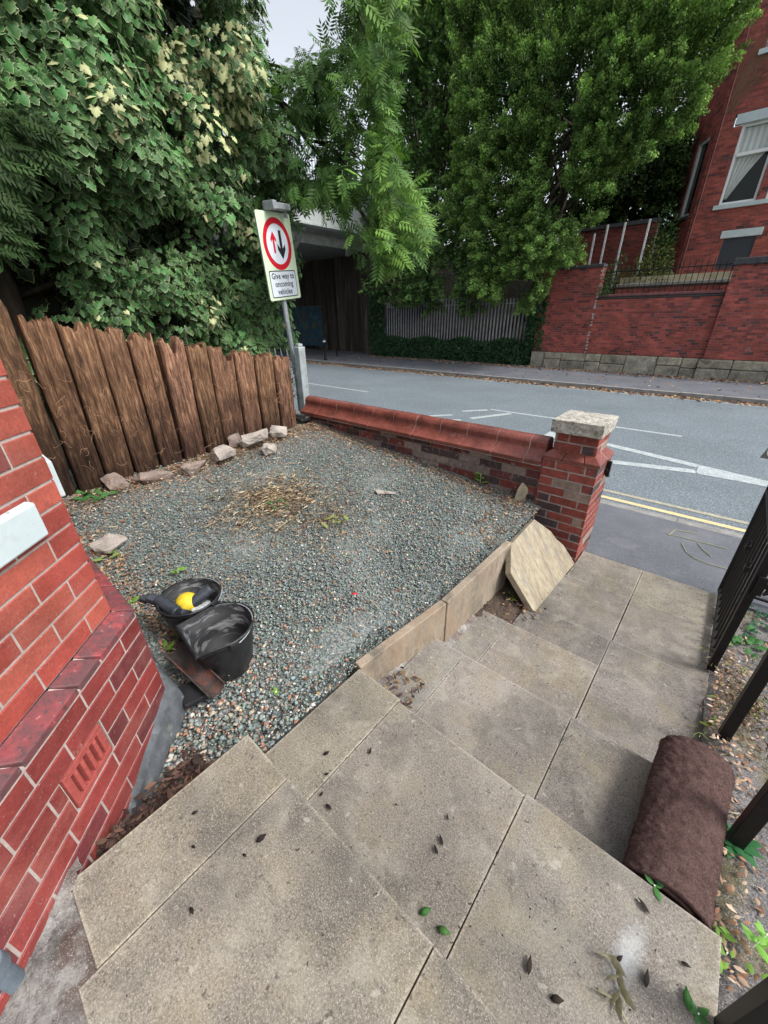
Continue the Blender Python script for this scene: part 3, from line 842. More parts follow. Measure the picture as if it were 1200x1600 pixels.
# air vent
mb = MB()
Mv = Matrix.Translation(pc) @ Matrix(((U45.x, N45.x, 0, 0), (U45.y, N45.y, 0, 0), (0, 0, 1, 0), (0, 0, 0, 1)))
v0, v1, z0, z1 = 0.332, 0.508, 0.696, 0.834
mb.box(v0, v1, -0.05, -0.03, z0, z1, col=(0.3, 0.3, 0.3), M=Mv)
ns = 5
mb.box(v0, v1, -0.03, -0.001, z0, z0 + 0.022, M=Mv); mb.box(v0, v1, -0.03, -0.001, z1 - 0.022, z1, M=Mv)
for i in range(ns + 1):
    cx = v0 + 0.012 + i * (v1 - v0 - 0.024) / ns
    w_ = 0.0075 if 0 < i < ns else 0.012
    mb.box(max(cx - w_, v0), min(cx + w_, v1), -0.03, -0.0013, z0 + 0.0221, z1 - 0.0221, M=Mv)
    if 0 < i < ns:
        mb.tube([Mv @ Vector((cx, -0.004, z0 + 0.03)), Mv @ Vector((cx, -0.004, z1 - 0.03))], 0.006, 8)
M['vent'] = mk('vent_clay', (0.33, 0.07, 0.06), 0.65, attr=True, var=(60, 0.8, 1.2), bump=(90, .3, .002))
hpart(mb, 'air_vent', M['vent'], bevel=0.002)
# cement fillet round the foot of the wall
mb = MB()
nseg = 26
path_o = []
A = pc + Vector((-2.2, 0, 0)); B = pc.copy(); Cc = pc + U45 * 0.75
pts = [(A.lerp(B, i / 14), NF) for i in range(14)] + [(B, Vector((math.sin(R(22.5)), math.cos(R(22.5)), 0)) * 1.08)] + [(B.lerp(Cc, (i + 1) / 16), N45) for i in range(16)]
vs = []; fs = []
for i, (p_, nn) in enumerate(pts):
    s_ = noise.noise(Vector((p_.x * 9, p_.y * 9, 0)))
    tt_ = max(0.0, (p_ - B).length * (1 if nn == N45 else 0))
    ztop = 0.575 - 0.34 * min(tt_, 0.5) + 0.012 * s_
    wd = 0.042 - 0.02 * min(tt_ * 2, 1) + 0.008 * noise.noise(Vector((p_.x * 7, p_.y * 7, 4)))
    for (o_, z_) in ((-0.01, ztop + .01), (0.02, ztop), (wd * 0.7, ztop - 0.02), (wd, ztop - 0.045), (wd + 0.010, min(0.40, ztop - .07))):
        q = p_ + nn * o_; vs.append((q.x, q.y, z_ + 0.004 * noise.noise(Vector((q.x * 30, q.y * 30, z_ * 30)))))
for i in range(len(pts) - 1):
    for j in range(4):
        a = i * 5 + j; fs.append((a, a + 1, a + 6, a + 5))
mb.add(vs, fs)
hpart(mb, 'cement_fillet', M['cement'], smooth=True)

# ------------------------------------------------------------------ low street wall and gate pillar
lw = thing('low_brick_wall', 'low brick garden wall with rounded red clay coping along the pavement', 'wall', (-2.6, 3.3, 0.5))
lo = Vector(lw.location)
mb = MB()
def col_low(a, z):
    k_ = random.random(); v = random.uniform(0.8, 1.2)
    if 0.15 < z < 0.9 and int(z / 0.075) % 3 == 2 and k_ < .75: return (0.24 * v, 0.19 * v, 0.165 * v)
    return col_old(a, z)
bricks(mb, (-4.16, 3.17, 0.05), (1, 0, 0), (0, -1, 0), 3.17, 0.825, col_low, mort=1, back=0.22)
bricks(mb, (-4.16 + 3.17, 3.40, 0.05), (-1, 0, 0), (0, 1, 0), 3.17, 0.825, col_low, mort=1, back=0.008)
mb.build('brickwork', [M['brick_old'], M['mortar_old']], lw, offset=lo)
mb = MB()
prof = [(3.105, 0.872), (3.105, 0.905), (3.14, 0.918), (3.178, 0.945), (3.205, 0.985), (3.208, 1.030), (3.235, 1.062), (3.285, 1.074), (3.335, 1.062), (3.362, 1.030), (3.365, 0.985), (3.392, 0.945), (3.43, 0.918), (3.465, 0.905), (3.465, 0.872)]
def _cr(P):
    out = [P[0], P[1]]
    for i in range(1, len(P) - 2):
        p0, p1, p2, p3 = [np.array(P[k]) for k in (max(i - 1, 1), i, i + 1, min(i + 2, len(P) - 2))]
        for q_ in (0.25, 0.5, 0.75, 1.0):
            out.append(tuple(0.5 * ((2 * p1) + (-p0 + p2) * q_ + (2 * p0 - 5 * p1 + 4 * p2 - p3) * q_ ** 2 + (-p0 + 3 * p1 - 3 * p2 + p3) * q_ ** 3)))
    return out + [P[-1]]
prof = _cr(prof)
x = -4.16
while x < -1.0:
    l_ = min(0.302, -0.995 - x)
    if l_ < 0.06: break
    jz = random.uniform(-.002, .002); jy = random.uniform(-.002, .002)
    n_ = len(prof)
    a, b = x + 0.003, x + l_ - 0.003
    vs = [(a, p_[0] + jy, p_[1] + jz) for p_ in prof] + [(b, p_[0] + jy, p_[1] + jz) for p_ in prof]
    mb.add(vs, [tuple(range(n_))[::-1], tuple(range(n_, 2 * n_))] + [(i, i + 1, n_ + i + 1, n_ + i) for i in range(n_ - 1)] + [(n_ - 1, 0, n_, 2 * n_ - 1)])
    x += l_
cp = mb.build('coping', M['terracotta'], lw, offset=lo, bevel=0.003)
mb = MB()
mb.add([(-4.155, p_[0] * .97 + 3.285 * .03, p_[1] - .006) for p_ in prof] + [(-1.0, p_[0] * .97 + 3.285 * .03, p_[1] - .006) for p_ in prof],
       [tuple(range(len(prof)))[::-1], tuple(range(len(prof), 2 * len(prof)))] + [(i, i + 1, len(prof) + i + 1, len(prof) + i) for i in range(len(prof) - 1)])
mb.build('coping_mortar', M['mortar'], lw, offset=lo)

pil = thing('gate_pillar', 'square red brick gate pillar with rough pale capstone at the end of the low wall', 'pillar', (-0.78, 3.36, 0.05))
po = Vector(pil.location)
def pillar_ring(mb, x0, x1, y0, y1, z0, H, colf, **kw):
    bricks(mb, (x0, y0, z0), (1, 0, 0), (0, -1, 0), x1 - x0, H, colf, off=0, **kw)
    bricks(mb, (x1, y0, z0), (0, 1, 0), (1, 0, 0), y1 - y0, H, colf, off=1, **kw)
    bricks(mb, (x1, y1, z0), (-1, 0, 0), (0, 1, 0), x1 - x0, H, colf, off=0, **kw)
    bricks(mb, (x0, y1, z0), (0, -1, 0), (-1, 0, 0), y1 - y0, H, colf, off=1, **kw)
mb = MB()
def pile(a, z):
    v = random.uniform(0.8, 1.15); k_ = random.random()
    if k_ < 0.2: return (0.08 * v, 0.05 * v, 0.05 * v)
    if k_ < 0.36: return (0.27 * v, 0.2 * v, 0.165 * v)
    return (0.23 * v, 0.055 * v, 0.042 * v)
pillar_ring(mb, -0.995, -0.57, 3.15, 3.575, 0.03, 0.90, pile, joint=0.012, mdepth=0.003)
pillar_ring(mb, -0.945, -0.62, 3.20, 3.525, 1.0, 0.15, pile, length=0.215, joint=0.012, mdepth=0.003)
M['mortar_pil'] = mk('pillar_mortar', (0.33, 0.29, 0.26), 0.95, var=(12, 0.6, 1.3), bump=(120, 0.8, 0.004))
M['brick_pil'] = mk('pillar_brick', (1.05, 1.05, 1.05), 0.8, attr=True, var=(30, 0.7, 1.25), var2=(140, 0.85, 1.15), stain=[(22, 0.6, 0.7, (0.4, 0.33, 0.3), 0.35)], bump=(90, 0.7, 0.004))
mb.build('shaft', [M['brick_pil'], M['mortar_pil']], pil, offset=po)
mb = MB()   # moulding of sloped clay bricks
def mould(ax0, ax1, ay0, ay1, bx0, bx1, by0, by1, zb, zl, zt, nn=2):
    A_ = [(ax0, ay0), (ax1, ay0), (ax1, ay1), (ax0, ay1)]; B_ = [(bx0, by0), (bx1, by0), (bx1, by1), (bx0, by1)]
    for s_ in range(4):
        p0, p1 = Vector(A_[s_]), Vector(A_[(s_ + 1) % 4]); q0, q1 = Vector(B_[s_]), Vector(B_[(s_ + 1) % 4])
        cuts = [0, 0.36, 0.74, 1] if s_ % 2 == 0 else [0, 0.45, 1]
        for a, b in zip(cuts[:-1], cuts[1:]):
            a += 0.008 if a > 0 else 0; b -= 0.008 if b < 1 else 0
            vs = []
            for t_ in (a, b):
                P_ = p0.lerp(p1, t_); Q_ = q0.lerp(q1, t_)
                vs += [(P_.x, P_.y, zb), (P_.x, P_.y, zl), (Q_.x, Q_.y, zt), (Q_.x, Q_.y, zb)]
            mb.add(vs, [(0, 1, 5, 4), (1, 2, 6, 5), (2, 3, 7, 6), (3, 0, 4, 7), (0, 3, 2, 1), (4, 5, 6, 7)])
mould(-1.005, -0.56, 3.14, 3.585, -0.943, -0.622, 3.202, 3.523, 0.932, 0.958, 1.008)
mb.build('moulding', M['terracotta'], pil, offset=po, bevel=0.004)
mb = MB(); mb.box(-0.985, -0.58, 3.16, 3.565, 0.928, 0.952); mb.box(-0.94, -0.625, 3.205, 3.52, 0.953, 1.003); mb.build('bed_joint', M['mortar'], pil, offset=po)
bm = bmesh.new()
bmesh.ops.create_cube(bm, size=1)
bmesh.ops.subdivide_edges(bm, edges=bm.edges, cuts=9, use_grid_fill=True)
for v in bm.verts:
    v.co = Vector((v.co.x * 0.372, v.co.y * 0.42, v.co.z * 0.10))
    w_ = Vector((v.co.x + 3, v.co.y, v.co.z))
    v.co += v.co.normalized() * 0.008 * noise.noise(w_ * 22) + v.co.normalized() * 0.004 * noise.noise(w_ * 60)
me = bpy.data.meshes.new('capstone'); bm.to_mesh(me); bm.free()
o = link('capstone', me, pil, [M['capstone']]); o.location = Vector((-0.78, 3.335, 1.212)) - po
o.modifiers.new('b', 'BEVEL').width = 0.003
mb = MB()
mb.box(-0.568, -0.535, 3.42, 3.45, 0.80, 0.92); mb.box(-0.56, -0.53, 3.415, 3.455, 0.79, 0.80); mb.box(-0.568, -0.548, 3.40, 3.47, 0.84, 0.86)
mb.build('gate_catch', M['black_metal'], pil, offset=po, bevel=0.002)

# concrete edging boards and the leaning flagstone
for (a, b, za, zb, lab) in (((-0.995, 0.937), (-0.893, 1.572), 0.42, 0.475, 'mossy concrete edging board nearest the steps, holding back the gravel'),
                            ((-0.891, 1.582), (-0.868, 2.41), 0.475, 0.51, 'orange stained concrete edging board behind the leaning flagstone')):
    A_ = Vector((a[0], a[1], 0)); B_ = Vector((b[0], b[1], 0)); d_ = (B_ - A_).normalized(); n_ = Vector((-d_.y, d_.x, 0)) * 0.05
    mb = MB()
    nn = 12
    vs = []
    for i in range(nn + 1):
        q = A_.lerp(B_, i / nn); zt = za + (zb - za) * i / nn
        ch = 0.0
        vs += [(q.x, q.y, -0.05), (q.x, q.y, zt + ch), (q.x + n_.x, q.y + n_.y, zt + ch), (q.x + n_.x, q.y + n_.y, -0.05)]
    fs = [(0, 1, 2, 3), tuple(nn * 4 + i for i in (3, 2, 1, 0))]
    for i in range(nn):
        for j in range(4):
            fs.append((i * 4 + j, (i + 1) * 4 + j, (i + 1) * 4 + (j + 1) % 4, i * 4 + (j + 1) % 4))
    mb.add(vs, fs)
    o = mb.build('edging_board', M['edging'], bevel=0.006)
    tag(o, lab, 'edging', 'concrete edging boards beside the steps')

fp = [Vector(p_) for p_ in ((-0.865, 2.40, 0.50), (-0.868, 2.824, 0.53), (-0.76, 2.968, 0.392), (-0.715, 2.99, 0.33), (-0.666, 3.05, 0.26), (-0.60, 3.075, 0.16), (-0.552, 3.083, 0.10), (-0.585, 2.292, 0.085), (-0.79, 2.25, 0.36))]
cen = sum(fp, Vector()) / len(fp)
nf = (Vector((-0.552, 3.083, 0.10)) - Vector((-0.585, 2.292, 0.085))).cross(Vector((-0.868, 2.824, 0.53)) - Vector((-0.585, 2.292, 0.085))).normalized()
if nf.x < 0: nf = -nf
mb = MB()
fp = [p_ - nf * (p_ - fp[7]).dot(nf) for p_ in fp]
n_ = len(fp)
mb.add([p_ for p_ in fp] + [p_ - nf * 0.05 for p_ in fp], [tuple(range(n_)), tuple(range(2 * n_ - 1, n_ - 1, -1))] + [(i, n_ + i, n_ + (i + 1) % n_, (i + 1) % n_) for i in range(n_)])
o = mb.build('flagstone', M['flag'], bevel=0.004)
tag(o, 'broken yellow flagstone leaning between the edging board and the brick gate pillar', 'flagstone')


def rock(name, loc, size, seed, mat, label, cat, group=None, rot=(0, 0, 0), npt=16):
    rr = random.Random(seed)
    bm = bmesh.new()
    for i in range(npt):
        v = Vector((rr.uniform(-1, 1), rr.uniform(-1, 1), rr.uniform(-1, 1)))
        v = v / max(abs(v.x), abs(v.y), abs(v.z)) * rr.uniform(0.8, 1.0)
        bm.verts.new((v.x * size[0] / 2, v.y * size[1] / 2, v.z * size[2] / 2))
    r_ = bmesh.ops.convex_hull(bm, input=bm.verts)
    bmesh.ops.delete(bm, geom=[g for g in r_['geom_interior'] if isinstance(g, bmesh.types.BMVert)], context='VERTS')
    bmesh.ops.triangulate(bm, faces=bm.faces)
    bmesh.ops.subdivide_edges(bm, edges=bm.edges, cuts=3, use_grid_fill=True)
    for v in bm.verts: v.co += v.co.normalized() * 0.06 * max(size) * noise.noise(v.co * 14 / max(size) * 0.35 + Vector((seed, 0, 0)))
    me = bpy.data.meshes.new(name); bm.to_mesh(me); bm.free()
    o = link(name, me, None, [mat]); o.location = loc; o.rotation_euler = rot
    return tag(o, label, cat, group)


M['stone_pale'] = mk('pale_rubble', (0.36, 0.32, 0.285), 0.95, var=(9, 0.7, 1.15), var2=(70, 0.8, 1.2), stain=[(12, 0.6, 0.72, (0.2, 0.16, 0.12), 0.6)], bump=(60, 0.8, 0.006))
GR = 'rubble stones along the foot of the sleeper fence'
rock('rubble_stone', (-3.86, 0.80, 0.71), (0.20, 0.17, 0.17), 1, M['stone'], 'small upright brown rubble stone at the fence foot nearest the house', 'stone', GR, (0, 0.2, 0.3))
rock('rubble_stone', (-3.80, 1.08, 0.70), (0.17, 0.34, 0.13), 2, M['stone'], 'flat brown rubble stone second from the house along the fence foot', 'stone', GR, (0, 0.1, 0))
rock('rubble_stone', (-3.70, 1.42, 0.72), (0.18, 0.26, 0.13), 3, M['stone'], 'low rounded rubble stone below the split sleeper, between flat and squared stones', 'stone', GR, (0.1, 0.3, 0.4))
rock('rubble_stone', (-3.66, 1.74, 0.76), (0.2, 0.24, 0.17), 4, M['stone_pale'], 'pale squared rubble stone left of the long slanting block', 'stone', GR, (0.1, 0.1, 0.1))
rock('rubble_stone', (-3.70, 2.12, 0.85), (0.15, 0.36, 0.11), 5, M['stone_pale'], 'long pale block lying slanted on smaller stones by the fence', 'stone', GR, (0.22, 0.15, -0.2), 12)
rock('rubble_stone', (-3.50, 2.16, 0.75), (0.15, 0.17, 0.11), 6, M['stone_pale'], 'small pale stone propping the front of the long slanting block', 'stone', GR, (0, 0.2, 0.6))
rock('rubble_stone', (-3.90, 2.02, 0.81), (0.15, 0.2, 0.15), 8, M['stone'], 'dark brown stone wedged behind the long slanting block', 'stone', GR, (0.3, 0, 0.2))
rock('rubble_stone', (-3.80, 2.52, 0.83), (0.22, 0.24, 0.15), 9, M['stone_pale'], 'broad pale stone right of the long block near the end of the fence', 'stone', GR, (0.1, 0.2, 0.9))
rock('loose_stone', (-2.97, 0.46, 0.60), (0.20, 0.20, 0.07), 10, M['stone_pale'], 'pale flat stone lying beside the house corner above the plinth', 'stone', None, (0.1, 0.1, 0.4))
rock('loose_stone', (-2.05, 2.36, 0.585), (0.20, 0.09, 0.035), 11, M['stone_pale'], 'thin pale stone lying alone in the middle of the gravel', 'stone', None, (0.0, 0.1, 0.35))
rock('stone_wedge', (-1.10, 3.09, 0.60), (0.10, 0.08, 0.22), 12, M['flag'], 'tan wedge of stone in the corner of low wall and gate pillar', 'stone', None, (0.0, 0.1, 0.3), 9)
rock('loose_brick', (-4.02, 3.02, 0.83), (0.21, 0.12, 0.09), 13, M['brick_old'], 'loose dark red brick half at the broken end of the low wall', 'brick', 'loose bricks at the end of the low wall', (0.1, 0.2, 0.5), 20)
rock('loose_brick', (-4.12, 2.92, 0.93), (0.17, 0.11, 0.08), 14, M['terracotta'], 'loose piece of red coping lying on the brick half by the fence end', 'brick', 'loose bricks at the end of the low wall', (0.3, 0.2, 1.1), 20)
for i, (x_, y_, s_) in enumerate(((-3.3, 1.6, .05), (-1.8, 2.3, .04), (-1.25, 0.12, .035), (-1.4, 0.42, .04))):
    pass

# ------------------------------------------------------------------ sleeper fence
fence = thing('sleeper_fence', 'fence of weathered brown upright railway sleepers with jagged rotten tops', 'fence', (-4.0, 1.7, 0.6))
fo = Vector(fence.location)
edges_y = [0.04, 0.29, 0.55, 0.775, 1.02, 1.25, 1.475, 1.715, 1.93, 2.20, 2.435, 2.68, 2.92]
edges_y = [-0.5, -0.22] + edges_y
tops = [2.2, 2.17, 2.14, 2.10, 2.0, 1.955, 1.93, 1.86, 1.84, 1.76, 1.72, 1.66, 1.60, 1.55]
for i in range(len(edges_y) - 1):
    y0, y1 = edges_y[i] + 0.010, edges_y[i + 1] - 0.012
    top = tops[i]; zb = 0.4 + i * 0.01
    tilt = random.uniform(-0.012, 0.012) + 0.02
    nx_, nz_ = 26, 70
    xo = random.uniform(-0.02, 0.02)
    rs = random.random() * 100
    fsplit = {9: 0.16, 7: 0.0}.get(i, 0)
    vs = []; fs = []
    for j in range(nz_ + 1):
        for k_ in range(nx_ + 1):
            s_ = k_ / nx_
            jag = 0.07 * (noise.noise(Vector((s_ * 5, rs, 0)))) + 0.035 * noise.noise(Vector((s_ * 16, rs, 4))) - 0.02 * abs(2 * s_ - 1) ** 9 + 0.03 * abs(noise.noise(Vector((s_ * 34, rs, 8))))
            if i == 8: jag -= 0.17 * max(0, 1 - abs(s_ - 0.5) * 4.2) + (0.03 if s_ < .25 else 0)
            if i == 10: jag -= 0.09 * (s_ > 0.55)
            tz = top + jag
            z = zb + (tz - zb) * j / nz_
            y = y0 + (y1 - y0) * s_ + tilt * (z - zb) + 0.006 * noise.noise(Vector((0 if s_ < .5 else 9, z * 2.2, rs)))
            g = 0.009 * noise.noise(Vector((s_ * 7, z * 0.9, rs))) + 0.005 * noise.noise(Vector((s_ * 30, z * 14, rs))) + 0.005 * noise.noise(Vector((s_ * 26, z * 1.6, rs + 7))) + 0.012 * noise.noise(Vector((s_ * 2, z * 2.5, rs + 3)))
            crack = max(0, 1 - abs(s_ - 0.5 - 0.22 * noise.noise(Vector((z * 0.8, rs, 1)))) * 22) * 0.010 * (1 if rs > 75 else 0.0)
            edge = -0.02 * (abs(2 * s_ - 1) ** 16)
            topf = -0.008 * max(0, 1 - (tz - z) / 0.03)
            vs.append((-3.985 + xo + g - crack + edge + topf, y, z))
    wN = nx_ + 1
    for j in range(nz_):
        for k_ in range(nx_):
            a = j * wN + k_; fs.append((a, a + 1, a + wN + 1, a + wN))
    nb = len(vs)
    for q in list(vs): vs.append((-4.12 + xo, q[1], q[2] - 0.01))
    for j in range(nz_):
        for k_ in range(nx_):
            a = nb + j * wN + k_; fs.append((a, a + wN, a + wN + 1, a + 1))
    for k_ in range(nx_):
        a = nz_ * wN + k_; fs.append((a, a + 1, nb + a + 1, nb + a))
    for j in range(nz_):
        a = j * wN; fs.append((a, a + wN, nb + a + wN, nb + a))
        a = j * wN + nx_; fs.append((a + wN, a, nb + a, nb + a + wN))
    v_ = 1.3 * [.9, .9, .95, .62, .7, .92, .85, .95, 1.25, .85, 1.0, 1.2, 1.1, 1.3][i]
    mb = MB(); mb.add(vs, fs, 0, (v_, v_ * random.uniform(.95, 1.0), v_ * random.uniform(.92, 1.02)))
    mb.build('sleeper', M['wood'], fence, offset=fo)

# ------------------------------------------------------------------ street railings, grey post and road sign by the fence end
rail = thing('spiked_railing', 'short run of dark spiked railings behind the sleeper fence end', 'railing', (-5.6, 3.72, 0.6))
ro = Vector(rail.location)
mb = MB(); mb.tube([(-7.4, 3.72, 1.33), (-4.86, 3.72, 1.33)], 0.014, 6); mb.build('rail', M['old_metal'], rail, offset=ro)
mb = MB(); mb.tube([(-7.4, 3.72, 0.35), (-4.86, 3.72, 0.35)], 0.014, 6); mb.build('rail', M['old_metal'], rail, offset=ro)
for i in range(17):
    x_ = -4.98 - i * 0.15
    mb = MB()
    mb.box(x_ - 0.025, x_ + 0.025, 3.712, 3.718, 0.1, 1.46)
    mb.add([(x_ - 0.025, 3.712, 1.46), (x_ + 0.025, 3.712, 1.46), (x_, 3.712, 1.58), (x_ - 0.025, 3.718, 1.46), (x_ + 0.025, 3.718, 1.46), (x_, 3.718, 1.58)], [(0, 1, 2), (5, 4, 3), (0, 2, 5, 3), (2, 1, 4, 5)])
    mb.build('pale', M['galv'], rail, offset=ro)
mb = MB()
mb.prism([(-4.89, 3.66), (-4.77, 3.66), (-4.77, 3.78), (-4.89, 3.78)], 0.0, 1.62); mb.prism([(-4.87, 3.68), (-4.79, 3.68), (-4.79, 3.76), (-4.87, 3.76)], 1.62, 1.66)
o = mb.build('grey_post', M['post_grey'], bevel=0.012)
tag(o, 'weathered pale grey square post beside the foot of the road sign', 'post')

sg = thing('road_sign', 'rectangular give way road sign with red ring on a leaning grey steel pole', 'road sign', (-5.36, 4.12, 0.05))
Dv = Vector((math.cos(1.849), math.sin(1.849), 0)); rl = 0.094
Rv = Dv * math.cos(rl) + Vector((0, 0, 1)) * math.sin(rl); Uv = -Dv * math.sin(rl) + Vector((0, 0, 1)) * math.cos(rl); Nv = Rv.cross(Uv)
Sc = Vector((-5.28, 3.9, 2.74)) - Vector(sg.location)
SM = Matrix(((Rv.x, Uv.x, Nv.x, Sc.x), (Rv.y, Uv.y, Nv.y, Sc.y), (Rv.z, Uv.z, Nv.z, Sc.z), (0, 0, 0, 1)))


def rrect(wd, ht, r, n=6):
    pts = []
    for cx, cy, a0 in ((wd / 2 - r, ht / 2 - r, 0), (-wd / 2 + r, ht / 2 - r, 90), (-wd / 2 + r, -ht / 2 + r, 180), (wd / 2 - r, -ht / 2 + r, 270)):
        for i in range(n + 1):
            a = R(a0 + 90 * i / n); pts.append((cx + r * math.cos(a), cy + r * math.sin(a)))
    return pts


SWd, SHt = 0.72, 1.022
mb = MB(); mb.prism(rrect(SWd, SHt, 0.03), -0.006, 0.0, M=SM); plate = mb.build('sign_plate', M['sign_back'], sg)
mb = MB(); mb.prism(rrect(SWd - 0.02, SHt - 0.02, 0.03), -0.03, -0.0062, M=SM); mb.build('back_frame', M['galv'], sg)
cy0 = 0.155
def ring(mb, r0, r1, cx, cy, z, n=64):
    vs = []
    for i in range(n):
        a = 2 * math.pi * i / n
        vs += [SM @ Vector((cx + r0 * math.cos(a), cy + r0 * math.sin(a), z)), SM @ Vector((cx + r1 * math.cos(a), cy + r1 * math.sin(a), z))]
    mb.add(vs, [(2 * i, 2 * i + 1, (2 * i + 3) % (2 * n), (2 * i + 2) % (2 * n)) for i in range(n)])
mb = MB(); ring(mb, 0.232, 0.300, 0, cy0, 0.0012); mb.build('red_ring', M['sign_red'], plate)
mb = MB(); mb.prism([(0.2325 * math.cos(2 * math.pi * i / 64), cy0 + 0.2325 * math.sin(2 * math.pi * i / 64)) for i in range(64)], 0.0003, 0.0008, M=SM); mb.build('white_disc', M['sign_white'], plate)
def arrow(mb, cx, y0, y1, up, s_, z):
    sg_ = 1 if up else -1
    tip = y1 if up else y0; tail = y0 if up else y1
    hw = 0.062 * s_; sw = 0.02 * s_
    P_ = [(cx - sw, tail), (cx + sw, tail), (cx + sw, tip - sg_ * 0.095 * s_), (cx + hw, tip - sg_ * 0.135 * s_), (cx + hw, tip - sg_ * 0.085 * s_), (cx, tip), (cx - hw, tip - sg_ * 0.085 * s_), (cx - hw, tip - sg_ * 0.135 * s_), (cx - sw, tip - sg_ * 0.095 * s_)]
    vs = [SM @ Vector((p_[0], p_[1], z)) for p_ in P_]
    f = [(0, 1, 2, 8), (2, 3, 4), (2, 4, 5), (2, 5, 8), (8, 5, 6), (8, 6, 7)]
    if not up: f = [q[::-1] for q in f]
    mb.add(vs, f)
mb = MB(); arrow(mb, -0.085, cy0 - 0.10, cy0 + 0.145, True, 0.95, 0.0022); mb.build('red_arrow', M['sign_red'], plate)
mb = MB(); arrow(mb, 0.07, cy0 - 0.175, cy0 + 0.16, False, 1.35, 0.0022); mb.build('black_arrow', M['sign_black'], plate)
mb = MB(); mb.prism([(p_[0], p_[1] - 0.315) for p_ in rrect(0.60, 0.33, 0.03)], 0.0002, 0.0010, M=SM); mb.build('text_border', M['sign_black'], plate)
mb = MB(); mb.prism([(p_[0], p_[1] - 0.315) for p_ in rrect(0.575, 0.305, 0.024)], 0.0012, 0.0018, M=SM); tp = mb.build('text_panel', M['sign_white'], plate)
def text(body, size, Mx, mat, parent, name='lettering', off=0.0, space=1.0):
    cu = bpy.data.curves.new(name, 'FONT'); cu.body = body; cu.size = size; cu.align_x = 'CENTER'; cu.align_y = 'CENTER'; cu.offset = off; cu.space_character = space
    cu.resolution_u = 3; cu.space_line = 0.95
    to = bpy.data.objects.new(name, cu); COL.objects.link(to)
    dg = bpy.context.evaluated_depsgraph_get(); dg.update()
    me = bpy.data.meshes.new_from_object(to.evaluated_get(dg))
    bpy.data.objects.remove(to); bpy.data.curves.remove(cu)
    me.transform(Mx); me.name = name; me.materials.clear()
    return link(name, me, parent, [mat])
text('Give way to\noncoming\nvehicles', 0.100, SM @ Matrix.Translation((0, -0.315, 0.0028)), M['sign_black'], tp, off=0.0022, space=1.05)
mb = MB()
top = Sc - Nv * 0.06 + Uv * 0.52; bot = Vector((0, 0, -0.05))
botp = Sc - Nv * 0.06 - Uv * 2.72
mb.tube([botp, top], 0.038, 16); mb.build('pole', M['galv'], sg, smooth=True)
mb = MB()
for s_ in (-0.3, 0.25):
    mb = MB(); mb.tube([Sc + Uv * s_ - Nv * 0.06 - Uv * 0.02, Sc + Uv * s_ - Nv * 0.06 + Uv * 0.02], 0.046, 16); mb.build('bracket', M['old_metal'], sg)
mb = MB()   # lantern above the plate
LM = SM @ Matrix.Translation((0.02, SHt / 2 + 0.05, 0.06))
mb.box(-0.12, 0.19, -0.035, 0.035, -0.06, 0.09, M=LM)
mb.box(-0.19, -0.11, -0.045, 0.05, -0.07, 0.10, M=LM)
mb.box(0.15, 0.20, -0.11, 0.0, -0.02, 0.02, M=LM)
mb.tube([LM @ Vector((0, -.05, -.12)), LM @ Vector((0, -.02, 0.0))], 0.02, 8)
mb.build('lantern', M['galv'], sg, bevel=0.012)

